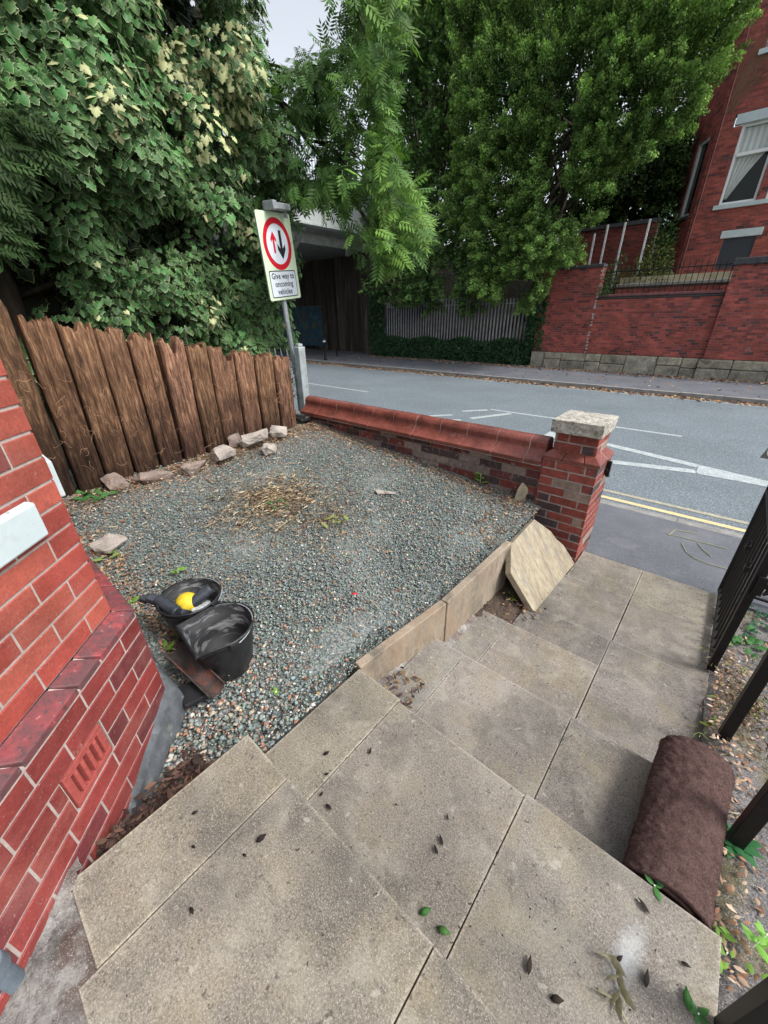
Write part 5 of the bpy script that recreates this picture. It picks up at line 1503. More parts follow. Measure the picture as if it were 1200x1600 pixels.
mb = MB(); mb.box(-34, -15.2, 1.5, 3.35, -0.1, 4.95); mb.build('abutment', M['abut'], br_, offset=b2)
mb = MB(); mb.box(-24.6, -20.2, 17.535, 17.545, 0.3, 2.6); mb.build('graffiti', M['graffiti'], br_, offset=b2)
mb = MB(); mb.box(-15.25, -15.2, 2.5, 19, 8.0, 8.06); mb.build('parapet_rail', M['post_grey'], br_, offset=b2)
for i in range(74):
    y_ = 4.2 + i * 0.16
    mb = MB(); mb.box(-15.24, -15.21, y_, y_ + 0.035, 6.862, 8.0); mb.build('baluster', M['post_grey'], br_, offset=b2)
bo = thing('bollard', 'black bollard with a pale band at the kerb before the bridge', 'bollard', (-15.3, 13.3, 0.1))
mb = MB(); mb.lathe([(0.001, 0.0), (0.08, 0.0), (0.08, 0.06), (0.06, 0.09), (0.055, 0.72), (0.075, 0.75), (0.075, 0.78), (0.06, 0.80), (0.07, 0.9), (0.05, 0.97), (0.001, 0.99)], 20); mb.build('body', M['black_metal'], bo, smooth=True)
mb = MB(); mb.lathe([(0.0601, 0.80), (0.0705, 0.82), (0.0745, 0.87), (0.06, 0.88)], 20); mb.build('band', M['pole_white'], bo)
mb = MB(); mb.tube([(-16.2, 14.9, 0.1), (-16.2, 14.9, 2.6)], 0.035, 10); mb.tube([(-16.2, 14.9, 1.15), (-16.2, 14.9, 1.3)], 0.06, 10)
o = mb.build('dark_pole', M['black_metal'], offset=(-16.2, 14.9, 0.1)); o.location = (-16.2, 14.9, 0.1); tag(o, 'thin black pole standing on the pavement under the bridge', 'pole')

# ------------------------------------------------------------------ foliage
LF = {}
# 5 lobed ivy leaf, centre fan: margin ring gets alpha 1
ang = np.radians([-90, -62, -30, -12, 10, 28, 50, 66, 90])
rad_ = np.array([0.12, 0.5, 0.56, 0.36, 0.62, 0.42, 0.5, 0.52, 0.72])
half = np.stack([rad_ * np.cos(ang), rad_ * np.sin(ang)], 1)
full = np.concatenate([half, (half[1:-1] * [-1, 1])[::-1]])
n_o = len(full)
inn = full * 0.8
ivV = [(0, 0.0, 0.05)] + [(p_[0], p_[1], -0.10 * abs(p_[0]) - .03 * abs(p_[1])) for p_ in inn] + [(p_[0], p_[1], -0.17 * abs(p_[0]) - .06 * abs(p_[1])) for p_ in full]
ivF = [(0, 1 + i, 1 + (i + 1) % n_o) for i in range(n_o)]
for i in range(n_o):
    j = (i + 1) % n_o
    ivF += [(1 + i, 1 + n_o + i, 1 + n_o + j), (1 + i, 1 + n_o + j, 1 + j)]
LF['ivy'] = (np.array(ivV) - [0, -0.1, 0], ivF, [0] + [0.75] * n_o + [1.0] * n_o)
# maple
ang = np.radians([-90, -40, -20, 0, 20, 45, 68, 90]); rad_ = np.array([0.1, 0.45, 0.3, 0.62, 0.36, 0.75, 0.4, 0.85])
half = np.stack([rad_ * np.cos(ang), rad_ * np.sin(ang)], 1); full = np.concatenate([half, (half[1:-1] * [-1, 1])[::-1]])
LF['maple'] = ([(0, 0, 0.03)] + [(p_[0], p_[1], -0.15 * abs(p_[0]) - 0.08 * p_[1] ** 2) for p_ in full], [(0, 1 + i, 1 + (i + 1) % len(full)) for i in range(len(full))], [0] * (len(full) + 1))
LF['small'] = ([(0, -0.5, 0), (0.36, 0, -0.08), (0, 0.55, 0.02), (-0.36, 0, -0.08)], [(0, 1, 2), (0, 2, 3)], [0] * 4)
LF['oval'] = ([(0, 0, 0), (0.2, 0.25, -.04), (0.23, 0.55, -.05), (0, 1.0, -.12), (-0.23, 0.55, -.05), (-0.2, 0.25, -.04), (0, 0.5, 0.03)], [(0, 1, 6), (1, 2, 6), (2, 3, 6), (3, 4, 6), (4, 5, 6), (5, 0, 6)], [0] * 7)
# ash: pinnate
V_ = []; F_ = []
def leaflet(bx, by, dx, dy, l_, wd, dz):
    b = len(V_); d = np.array([dx, dy]) / math.hypot(dx, dy); s_ = np.array([-d[1], d[0]])
    for (t_, w_) in ((0, 0), (0.4, 1), (1, 0), (0.4, -1)):
        q = np.array([bx, by]) + d * l_ * t_ + s_ * wd * w_
        V_.append((q[0], q[1], dz - 0.18 * t_ * l_ - (0.02 if w_ else 0)))
    F_.append((b, b + 1, b + 2)); F_.append((b, b + 2, b + 3))
for i in range(5):
    y_ = 0.22 + i * 0.155
    for s_ in (-1, 1): leaflet(0, y_, s_ * 0.8, 0.6, 0.40 - 0.012 * i, 0.055, -0.06 * y_ * y_)
leaflet(0, 0.93, 0, 1, 0.34, 0.045, -0.06)
b = len(V_); V_ += [(-0.006, 0, 0), (0.006, 0, 0), (0.004, 0.95, -.06), (-0.004, 0.95, -.06)]; F_ += [(b, b + 1, b + 2), (b, b + 2, b + 3)]
LF['ash'] = (V_, F_, [0] * len(V_))


def leaves(name, kind, pos, tip, nrm, size, colr, mat, parent):
    T, TF, rd = LF[kind]
    V, F, C = scatter(T, TF, rd, pos, tip, nrm, size, colr)
    return fast_mesh(name, V, F, [mat], parent, C)


def pin(px, poly):
    return inpoly(px[:, 0], px[:, 1], poly)


# --- big variegated ivy on the left
ivt = thing('ivy_covered_tree', 'huge dark tree smothered in cream edged variegated ivy behind the sleeper fence', 'tree', (-7.6, 2.2, 1.5))
i2 = Vector(ivt.location)
mb = MB()
for (x_, y_, r_, lean) in ((-6.9, 0.95, 0.13, 0.1), (-7.1, 1.35, 0.10, -0.05), (-7.6, 2.2, 0.28, 0.1), (-7.4, 3.3, 0.2, 0.15)):
    mb.tube([(x_, y_, 0.9), (x_ + lean, y_ + .1, 3), (x_ + lean * 2, y_ + .1, 5.5), (x_ + lean * 2, y_ + .4, 8)], [r_ * 1.2, r_, r_ * .8, r_ * .5], 12)
mb.tube([(-7.0, 1.0, 2.2), (-6.6, 1.6, 2.45), (-6.3, 2.2, 2.4)], [0.04, 0.03, 0.01], 6); mb.tube([(-6.9, 1.0, 2.6), (-6.5, 0.7, 2.9), (-6.3, 0.2, 2.9)], [0.04, 0.03, 0.01], 6)
mb.build('trunk', M['bark'], ivt, smooth=True, offset=i2)
pos = []; tip = []; nr = []; cl = []; szs = []
def front_x(y, z):   # main front of the mass, rounded at its right hand end and bulging with height
    yy = max(0, y - 2.8)
    return -5.75 + 0.12 * (z - 2.5) - 0.28 * yy * yy - 0.15 * max(0, 1.2 - y)
rg = np.random.default_rng(3)
def clump(cxx, cyy, czz, r, nl, size, cream, dark=1.0):
    # hanging cushion of ivy: leaves over the outer half of an ellipsoid, tips pointing down
    d = norm(rg.normal(0, 1, (nl, 3))); d[:, 0] = np.abs(d[:, 0]) * 1.2; d[:, 1] -= 0.0
    d = norm(d)
    rr = r * rg.uniform(0.75, 1.08, (nl, 1))
    p = np.array([cxx, cyy, czz]) + d * rr * np.array([0.75, 1.1, 0.9])
    n_ = norm(d * np.array([1, 1, 0.6]) + np.array([0.35, -0.1, 0.35]) + rg.normal(0, 0.28, (nl, 3)))
    t_ = np.array([0.15, 0.1, -1.0]) + d * 0.35 + rg.normal(0, 0.35, (nl, 3))
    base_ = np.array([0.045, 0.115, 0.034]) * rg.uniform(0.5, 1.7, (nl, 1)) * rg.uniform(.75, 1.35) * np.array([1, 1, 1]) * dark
    base_[:, 0] *= rg.uniform(0.8, 1.25, nl)
    kk = rg.random(nl) < cream
    base_[kk] = np.array([0.42, 0.44, 0.22]) * rg.uniform(0.75, 1.15, (kk.sum(), 1))
    pos.append(p); tip.append(t_); nr.append(n_); cl.append(base_); szs.append(size * rg.uniform(0.6, 1.2, nl))
holes = [(2.75, 2.92, 0.95, 0.22), (1.15, 2.35, 0.55, 0.42), (3.6, 2.75, 0.4, 0.13), (2.0, 1.75, 0.5, 0.2)]
creams = [(3.0, 4.95, 0.5, 0.35), (3.75, 4.25, 0.3, 0.35), (3.35, 4.65, 0.4, 0.4), (2.6, 4.9, .25, .15), (3.15, 3.85, 0.2, 0.15), (2.05, 3.7, .15, .12), (2.9, 2.05, .16, .2), (3.9, 3.2, .15, .15)]
for i in range(1450):
    y_ = rg.uniform(-1.6, 4.55) + 0; z_ = rg.uniform(1.25, 8.6)
    if y_ < 1.6 and z_ < 2.05 and rg.random() < .6: continue
    skip = False
    for (hy, hz, a_, b_) in holes:
        if ((y_ - hy) / a_) ** 2 + ((z_ - hz) / b_) ** 2 < 1: skip = True
    if skip: continue
    if noise.noise(Vector((y_ * 1.7, z_ * 2.3, 20))) < -0.16: continue
    cr = 0.012
    for (hy, hz, a_, b_) in creams:
        if ((y_ - hy) / a_) ** 2 + ((z_ - hz) / b_) ** 2 < 1: cr = 0.6
    x_ = front_x(y_, z_) + 0.95 * noise.noise(Vector((y_ * 1.25, z_ * 1.5, 0))) + rg.uniform(-0.3, 0.1)
    if z_ < 2.7 and z_ > 1.2 and y_ < 4: x_ -= 0.25
    clump(x_, y_, z_, rg.uniform(0.2, 0.36), int(rg.uniform(46, 76)), 0.088, cr)
for i in range(750):    # deeper growth, leaf colour darkened to add shade in the gaps
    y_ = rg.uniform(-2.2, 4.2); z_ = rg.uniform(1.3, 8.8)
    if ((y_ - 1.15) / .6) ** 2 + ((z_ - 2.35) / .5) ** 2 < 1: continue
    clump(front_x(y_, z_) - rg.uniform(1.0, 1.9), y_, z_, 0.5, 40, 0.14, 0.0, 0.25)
for i in range(60):    # along the right edge behind the sign
    z_ = rg.uniform(1.5, 6.0); y_ = 4.3 + rg.uniform(-.2, .5) + (0.1 if z_ > 3 else 0)
    clump(-6.6 + rg.uniform(-.5, .2), y_, z_, 0.28, 45, 0.09, 0.02)
pos_, tip_, nr_, cl_, sz_ = map(np.concatenate, (pos, tip, nr, cl, szs))
k = ~((pos_[:, 0] > -5.75) & (pos_[:, 1] > 3.3) & (pos_[:, 2] > 2.1) & (pos_[:, 2] < 3.6))
pos_, tip_, nr_, cl_, sz_ = pos_[k], tip_[k], nr_[k], cl_[k], sz_[k]
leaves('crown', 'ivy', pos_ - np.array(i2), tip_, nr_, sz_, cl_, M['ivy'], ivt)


def limb(mb, p0, p1, r0, r1, sag=0.1, seed=0, n=7):
    p0 = Vector(p0); p1 = Vector(p1); pts = []
    for i in range(n + 1):
        t_ = i / n
        q = p0.lerp(p1, t_); L_ = (p1 - p0).length
        q += Vector((noise.noise(Vector((t_ * 3, seed, 0))), noise.noise(Vector((t_ * 3, seed, 5))), noise.noise(Vector((t_ * 3, seed, 9))))) * 0.035 * L_
        q.z += sag * math.sin(math.pi * t_) * L_
        pts.append(q)
    mb.tube(pts, [r0 + (r1 - r0) * i / n for i in range(n + 1)], 7)
    return pts


# --- ash tree hanging over the pavement behind the sign
ash = thing('ash_tree', 'ash tree with long feathery drooping leaves hanging in front of the bridge', 'tree', (-8.4, 4.3, 0.8))
a2 = Vector(ash.location)
AY = 5.0
poly = [tuple(at(px_, py_, y=AY)[i] for i in (0, 2)) for px_, py_ in ((345, 40), (392, 40), (410, 110), (450, 95), (500, 70), (505, -40), (660, -60), (615, 60), (600, 160), (612, 240), (640, 285), (672, 340), (655, 390), (610, 408), (560, 392), (535, 350), (500, 318), (470, 300), (450, 335), (405, 320), (370, 180))]
A_ = np.array(poly)
mb = MB()
mb.tube([(-8.4, 4.3, 0.5), (-8.3, 4.4, 3.0), (-8.0, 4.6, 5.2), (-7.4, 4.9, 7.0)], [0.2, 0.16, 0.12, 0.07], 10)
bpt = [at(px_, py_, y=AY) for px_, py_ in ((300, 20), (380, 85), (430, 150), (480, 220), (530, 280), (575, 345), (610, 385))]
mb.tube([Vector((-8.0, 4.6, 5.2))] + bpt, [0.09, 0.06, 0.045, 0.035, 0.028, 0.02, 0.014, 0.006], 7)
twigs = []
for (a, b) in (((520, -60), (600, 130)), ((430, 150), (640, 330)), ((380, 85), (600, 240)), ((480, 220), (660, 350)), ((400, 100), (540, 150)), ((360, 130), (470, 300)), ((530, 280), (600, 395))):
    pa_ = at(a[0], a[1], y=AY); pb_ = at(b[0], b[1], y=AY - 0.2 + random.uniform(-.5, .3))
    twigs.append(limb(mb, pa_, pb_, 0.022, 0.004, 0.03, len(twigs)))
mb.build('trunk', M['bark'], ash, smooth=True, offset=a2)
rg = np.random.default_rng(8)
N_ = 2250
c_ = np.stack([rg.uniform(A_[:, 0].min(), A_[:, 0].max(), N_ * 3), rg.uniform(A_[:, 1].min(), A_[:, 1].max(), N_ * 3)], 1)
c_ = c_[pin(c_, poly)]
dens = np.array([noise.noise(Vector((q[0] * 2.2, q[1] * 2.2, 1))) for q in c_])
c_ = c_[(dens + rg.uniform(-.45, .35, len(c_))) > -0.22][:N_]
hA = np.array([at(475, 245, y=AY)[0], at(475, 245, y=AY)[2]]); hB = np.array([at(556, 135, y=AY)[0], at(556, 135, y=AY)[2]])
c_ = c_[((np.linalg.norm((c_ - hA) / [0.22, 0.3], axis=1) > 1) | (rg.random(len(c_)) < .25)) & ((np.linalg.norm((c_ - hB) / [0.16, 0.32], axis=1) > 1) | (rg.random(len(c_)) < .1))]
n = len(c_)
y_ = AY + rg.normal(0, 0.32, n) - 0.15 * (c_[:, 1] < 4)
p_ = np.stack([c_[:, 0], y_, c_[:, 1]], 1)
# perspective keeps the outline: slide along x,z with depth
p_[:, 0] *= y_ / AY; p_[:, 2] = 2 + (p_[:, 2] - 2) * y_ / AY
t_ = np.array([0.75, -0.15, -0.5]) + rg.normal(0, 0.45, (n, 3))
nn = np.array([0.3, -0.5, 0.8]) + rg.normal(0, 0.4, (n, 3))
cc = np.array([0.075, 0.155, 0.04]) * rg.uniform(0.5, 1.5, (n, 1))
s1 = np.clip((p_[:, 0] + 5.0) / 1.2, 0, 1)[:, None] * (rg.random((n, 1)) < .6)
cc = cc * (1 + s1 * np.array([0.6, 0.45, 0.1]))
leaves('crown', 'ash', p_ - np.array(a2), t_, nn, rg.uniform(0.2, 0.34, n), cc, M['leaf'], ash)

# --- ash sprays at the far left edge, own young tree behind the fence
ys_ = thing('young_ash', 'small feathery ash sapling at the left edge in front of the ivy', 'tree', (-5.5, 0.75, 0.8))
y2_ = Vector(ys_.location)
mb = MB(); mb.tube([(-5.5, 0.55, 0.7), (-5.45, 0.6, 2.3), (-5.3, 0.75, 3.5), (-5.3, 0.8, 4.3)], [0.03, 0.024, 0.015, 0.005], 6)
for (z_, d_) in ((2.5, (0.5, .5, .1)), (2.9, (.4, .6, .1)), (3.3, (.3, .7, -.1)), (3.5, (.2, .8, .1))):
    mb.tube([(-5.45, 0.62, z_), (-5.45 + d_[0] * .6, 0.62 + d_[1] * .6, z_ + d_[2])], [0.012, 0.004], 5)
mb.build('trunk', M['bark'], ys_, offset=y2_)
q = []
for i in range(150):
    if rg.random() < .6: px_, py_ = rg.uniform(-30, 70), rg.uniform(150, 245)
    else: px_, py_ = rg.uniform(-40, 15), rg.uniform(240, 390)
    q.append(at(px_, py_, x=-5.2 + rg.uniform(-.2, .2)))
q = np.array(q); n = len(q)
leaves('crown', 'ash', q - np.array(y2_), np.array([0.1, 0.8, -0.45]) + rg.normal(0, .3, (n, 3)), np.array([.6, -.1, .7]) + rg.normal(0, .3, (n, 3)), rg.uniform(.18, .27, n), np.array([0.028, 0.058, 0.016]) * rg.uniform(.5, 1.5, (n, 1)), M['leaf'], ys_)


def spray_tree(name, label, base, poly_px, Y, N_spray, per, size, kind, colA, colB, seed, depth=(0.9), out=(0, -0.6, 0.25), mat='leaf', slen=0.75, srad=0.2, trunk_r=0.25, dark=(0.5), group='trees on the bank across the road', ntop=None, gap=0.0, nrm_up=0.6):
    rg = np.random.default_rng(seed)
    tr = thing(name, label, 'tree', base, 0, group)
    b_ = Vector(base)
    poly = [tuple(at(a, b, y=Y)[i] for i in (0, 2)) for a, b in poly_px]
    A_ = np.array(poly)
    c_ = np.stack([rg.uniform(A_[:, 0].min(), A_[:, 0].max(), N_spray * 6), rg.uniform(A_[:, 1].min(), A_[:, 1].max(), N_spray * 6)], 1)
    c_ = c_[pin(c_, poly)]
    if gap:
        dn = np.array([noise.noise(Vector((q[0] * 0.9, q[1] * 0.9, seed))) for q in c_]); c_ = c_[dn > -gap]
    c_ = c_[:N_spray]
    n = len(c_)
    cen = A_.mean(0)
    y_ = Y + rg.uniform(-depth, depth * 0.9, n) + 0.9 * np.array([noise.noise(Vector((q[0] * .7, q[1] * .7, seed + 5))) for q in c_])
    root = np.stack([c_[:, 0] * y_ / Y, y_, 2 + (c_[:, 1] - 2) * y_ / Y], 1)
    rad2 = np.stack([(c_[:, 0] - cen[0]) / np.ptp(A_[:, 0]), np.zeros(n), (c_[:, 1] - cen[1]) / np.ptp(A_[:, 1])], 1)
    d = norm(np.array(out) + rad2 * 1.5 + rg.normal(0, 0.33, (n, 3)))
    L_ = slen * rg.uniform(0.6, 1.3, n)
    tt = rg.random((n, per)) ** 0.8
    offs = rg.normal(0, 1, (n, per, 3)); offs = offs / np.linalg.norm(offs, axis=2, keepdims=True) * rg.random((n, per, 1)) ** 0.4 * srad * (1.05 - 0.75 * tt[:, :, None])
    P = root[:, None] + d[:, None] * (L_[:, None, None] * (tt[:, :, None] - 0.5)) + offs
    P = P.reshape(-1, 3)
    nn_ = (offs / srad + np.array([0, -0.2, nrm_up]) + rg.normal(0, 0.4, (n, per, 3))).reshape(-1, 3)
    tp_ = (np.repeat(d[:, None], per, 1) + rg.normal(0, 0.6, (n, per, 3))).reshape(-1, 3)
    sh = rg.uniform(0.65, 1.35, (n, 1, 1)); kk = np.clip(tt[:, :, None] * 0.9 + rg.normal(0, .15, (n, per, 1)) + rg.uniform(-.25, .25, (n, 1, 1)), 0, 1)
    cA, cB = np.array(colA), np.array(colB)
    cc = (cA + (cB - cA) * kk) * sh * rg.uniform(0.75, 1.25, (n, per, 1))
    leaves('crown', kind, P - np.array(b_), tp_, nn_, size * rg.uniform(0.7, 1.25, len(P)), cc.reshape(-1, 3), M[mat], tr)
    mb = MB()
    topz = A_[:, 1].max()
    tx = b_.x
    tops = Vector((cen[0], Y + 0.6, topz * 0.8))
    mb.tube([b_ + Vector((0, 0, -0.5)), b_.lerp(tops, 0.3), b_.lerp(tops, 0.65), tops], [trunk_r * 1.25, trunk_r, trunk_r * .7, trunk_r * .3], 10)
    for i in range(26):
        k_ = rg.integers(0, n); s_ = b_.lerp(tops, float(rg.uniform(0.15, 0.85)))
        limb(mb, s_, root[k_], trunk_r * .28, 0.012, 0.04, i + seed)
    mb.build('trunk', M['bark'], tr, smooth=True, offset=b_)
    return tr


# far background first, then maple, then the bright hawthorn
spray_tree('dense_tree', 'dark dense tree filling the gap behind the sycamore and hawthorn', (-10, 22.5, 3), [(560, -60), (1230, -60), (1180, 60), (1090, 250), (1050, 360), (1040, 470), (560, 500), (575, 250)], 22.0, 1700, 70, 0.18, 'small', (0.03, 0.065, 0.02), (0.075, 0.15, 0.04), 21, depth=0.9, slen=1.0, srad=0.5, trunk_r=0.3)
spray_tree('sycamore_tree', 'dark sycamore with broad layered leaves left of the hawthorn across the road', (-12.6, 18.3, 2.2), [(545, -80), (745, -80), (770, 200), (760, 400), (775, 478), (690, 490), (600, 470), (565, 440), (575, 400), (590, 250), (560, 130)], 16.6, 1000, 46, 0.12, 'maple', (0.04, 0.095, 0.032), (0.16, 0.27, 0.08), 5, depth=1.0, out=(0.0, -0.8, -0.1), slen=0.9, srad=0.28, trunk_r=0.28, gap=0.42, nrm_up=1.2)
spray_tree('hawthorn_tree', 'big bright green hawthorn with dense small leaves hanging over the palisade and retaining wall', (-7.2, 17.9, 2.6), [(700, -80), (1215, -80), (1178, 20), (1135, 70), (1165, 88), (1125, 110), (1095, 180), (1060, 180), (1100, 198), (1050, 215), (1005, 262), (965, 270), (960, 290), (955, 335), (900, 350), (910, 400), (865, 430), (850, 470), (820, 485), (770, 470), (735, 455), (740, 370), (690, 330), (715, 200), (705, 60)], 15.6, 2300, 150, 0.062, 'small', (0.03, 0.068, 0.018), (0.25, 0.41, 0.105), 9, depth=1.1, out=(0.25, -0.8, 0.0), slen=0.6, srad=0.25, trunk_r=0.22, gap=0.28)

spray_tree('holly_tree', 'dark evergreen between the yard wall and the angled side of the far house', (-4.0, 21.6, 3), [(930, 200), (1075, 200), (1062, 290), (1048, 390), (1020, 360), (900, 350)], 21.0, 420, 60, 0.13, 'small', (0.012, 0.03, 0.01), (0.05, 0.085, 0.02), 44, depth=0.5, slen=0.7, srad=0.4, trunk_r=0.12)


# ivy hedge at the palisade foot and climbing its right end
def leaf_band(name, label, cat, boxes, size, col, seed, kind='ivy', mat='leaf', dens=420):
    rg = np.random.default_rng(seed); P = []
    for (x0, x1, y0, y1, z0, z1, k) in boxes:
        n = int(dens * k); P.append(np.stack([rg.uniform(x0, x1, n), rg.uniform(y0, y1, n), z0 + (z1 - z0) * rg.random(n) ** 0.8], 1))
    P = np.concatenate(P); n = len(P)
    P[:, 2] += 0.08 * np.sin(P[:, 0] * 3.1) * (P[:, 2] > 0.6)
    nn_ = np.array([0, -0.8, 0.5]) + rg.normal(0, .45, (n, 3)); tp_ = np.array([0, -0.1, -1]) + rg.normal(0, .6, (n, 3))
    o = leaves(name, kind, P, tp_, nn_, size * rg.uniform(.6, 1.3, n), np.array(col) * rg.uniform(.5, 1.6, (n, 1)), M[mat], None)
    return o


o = leaf_band('ivy_hedge', '', '', [(-14.9, -6.0, 16.35, 16.75, 0.1, 1.02, 26), (-6.75, -6.0, 16.2, 16.9, 0.8, 2.9, 5), (-15.3, -14.3, 16.3, 17.0, 0.2, 3.2, 6)], 0.085, (0.03, 0.075, 0.03), 33)
tag(o, 'clipped dark ivy hedge at the foot of the palisade fence', 'hedge')
rg = np.random.default_rng(50)
def shrub(name, label, base, r, h, n, size, colA, kind='oval', group=None, cat='plant', lean=(0, 0)):
    t = thing(name, label, cat, base, 0, group)
    d = norm(rg.normal(0, 1, (n, 3)) * [1, 1, .7]); d[:, 2] = np.abs(d[:, 2])
    P = d * np.array([r, r, h]) * rg.random((n, 1)) ** 0.5
    P[:, 0] += lean[0] * P[:, 2]; P[:, 1] += lean[1] * P[:, 2]
    leaves('foliage', kind, P, d + rg.normal(0, .5, (n, 3)), np.array([0, -.3, .8]) + rg.normal(0, .5, (n, 3)), size * rg.uniform(.6, 1.2, n), np.array(colA) * rg.uniform(.6, 1.5, (n, 1)), M['leaf'], t)
    mb = MB()
    for i in range(6):
        k_ = P[rg.integers(0, n)]; mb.tube([(0, 0, 0), tuple(k_ * .5), tuple(k_ * .95)], [max(.002, h * .012), max(.0015, h * .008), .001], 5)
    mb.build('stem', M['bark'], t)
    return t


shrub('shrub', 'yellowing shrub at the corner of the far house behind the wrought railing', (-3.3, 18.7, 3.0), 0.65, 1.4, 900, 0.12, (0.11, 0.13, 0.035))
shrub('shrub', 'dark green shrub between the white poles and the far house', (-3.3, 19.2, 3.0), 0.5, 2.4, 1300, 0.12, (0.035, 0.08, 0.025))
shrub('shrub', 'green climber round the base of the second white pole', (-4.35, 18.3, 2.5), 0.5, 1.5, 700, 0.10, (0.06, 0.11, 0.03))
shrub('shrub', 'small ivy tuft at the left end of the wrought railing', (-4.2, 16.45, 2.5), 0.25, 0.75, 350, 0.07, (0.04, 0.08, 0.03))
shrub('shrub', 'scrubby plants among the spiked railings behind the sleeper fence', (-5.3, 3.45, 0.9), 0.45, 0.6, 500, 0.06, (0.08, 0.09, 0.04))

# ------------------------------------------------------------------ litter, dry grass, weeds
def litter(name, label, cat, P, size, seed, cols, kind='oval', tag_kind='stuff', tilt=0.35):
    rg = np.random.default_rng(seed); n = len(P)
    nn_ = np.array([0, 0, 1.0]) + rg.normal(0, tilt, (n, 3)); tp_ = rg.normal(0, 1, (n, 3)) * [1, 1, .15]
    c = np.array(cols)[rg.integers(0, len(cols), n)] * rg.uniform(.6, 1.3, (n, 1))
    o = leaves(name, kind, P, tp_, nn_, size * rg.uniform(.5, 1.3, n), c, M['dead'], None)
    return tag(o, label, cat, kind=tag_kind)


BR = [(0.26, 0.15, 0.085), (0.17, 0.09, 0.055), (0.34, 0.24, 0.14), (0.12, 0.07, 0.05), (0.3, 0.165, 0.1), (0.4, 0.33, 0.23)]
rg = np.random.default_rng(60)
n = 3400; P = np.stack([rg.uniform(-16, 3, n), 12.80 - np.abs(rg.normal(0, 0.14, n)), np.full(n, 0.015)], 1)
n2 = 1800; P2 = np.stack([rg.uniform(-15, 3, n2), 16.1 - np.abs(rg.normal(0, .25, n2)), np.full(n2, 0.115)], 1)
n3_ = 260; P3 = np.stack([rg.uniform(-16, 3, n3_), rg.uniform(13.0, 16, n3_), np.full(n3_, 0.112)], 1)
litter('leaf_litter', 'brown fallen leaves drifted along the far kerb and wall foot', 'fallen leaves', np.concatenate([P, P2, P3]), 0.095, 61, BR, tilt=.7)
n = 3200
y_ = rg.uniform(0.35, 3.1, n); x_ = -3.93 + np.abs(rg.normal(0, .2, n)); P = [np.stack([x_, y_, gzv(x_, y_) + .015 + .02 * rg.random(n)], 1)]
n = 1500; x_ = rg.uniform(-4, -1.05, n); y_ = 3.12 - np.abs(rg.normal(0, .12, n)); P.append(np.stack([x_, y_, gzv(x_, y_) + .015], 1))
n = 260; x_ = rg.uniform(-1.25, -0.93, n); y_ = rg.uniform(2.3, 3.1, n); P.append(np.stack([x_, y_, gzv(x_, y_) + .012], 1))
n = 900; x_ = rg.uniform(-3.9, -1.0, n); y_ = rg.uniform(0.4, 3.1, n); P.append(np.stack([x_, y_, gzv(x_, y_) + .014], 1))
n = 1000; x_ = rg.uniform(-3.3, -1.6, n); y_ = 0.33 + np.abs(rg.normal(0, .12, n)); P.append(np.stack([x_, y_, gzv(x_, y_) + .014], 1))
litter('leaf_litter', 'small brown leaf scraps scattered over the gravel along fence, wall and house', 'fallen leaves', np.concatenate(P), 0.026, 62, BR)
n = 700; y_ = rg.uniform(-0.16, 0.2, n); x_ = -1.02 - rg.random(n) * (0.06 + 0.35 * (y_ + .16)); P = [np.stack([x_, y_, 0.46 + .08 * rg.random(n) - .12 * (y_ + .16)], 1)]
litter('leaf_litter', 'dark rotten leaves packed between house foot and top slab', 'fallen leaves', np.concatenate(P), 0.035, 63, [(0.07, 0.04, 0.035), (0.12, 0.07, 0.05), (0.05, 0.035, 0.03)], tilt=.8)
n = 330; x_ = rg.uniform(-0.9, -0.45, n); y_ = rg.uniform(1.95, 2.65, n)
k = (x_ - -0.45) + (y_ - 2.0) * -0.1 < 0; P = [np.stack([x_, y_, 0.1 + np.maximum(0, -0.66 - x_) * .25 + .015 * rg.random(n)], 1)[(rg.random(n) < np.exp(-((x_ + .72) / .12) ** 2)) ]]
n = 70; P.append(np.stack([rg.uniform(-.93, -.75, n), rg.uniform(.96, 1.2, n), np.full(n, .25)], 1))
litter('leaf_litter', 'dark leaf crumbs in the corner below the leaning flagstone', 'fallen leaves', np.concatenate(P), 0.03, 64, [(0.09, 0.05, 0.04), (0.2, 0.13, 0.07), (0.05, 0.03, 0.03), (0.3, 0.2, .1)], tilt=.6)
n = 800; x_ = 0.41 + np.abs(rg.normal(0, .12, n)); y_ = rg.uniform(0.7, 3.3, n); P = [np.stack([x_, y_, np.array([rz_(a, b) for a, b in zip(x_, y_)]) + .015], 1)]
litter('leaf_litter', 'pale brown dead leaves along the right edge of the path', 'fallen leaves', np.concatenate(P), 0.024, 65, [(0.4, 0.27, 0.18), (0.5, 0.38, 0.28), (0.3, 0.16, 0.1), (0.2, 0.12, 0.08)], tilt=.4)


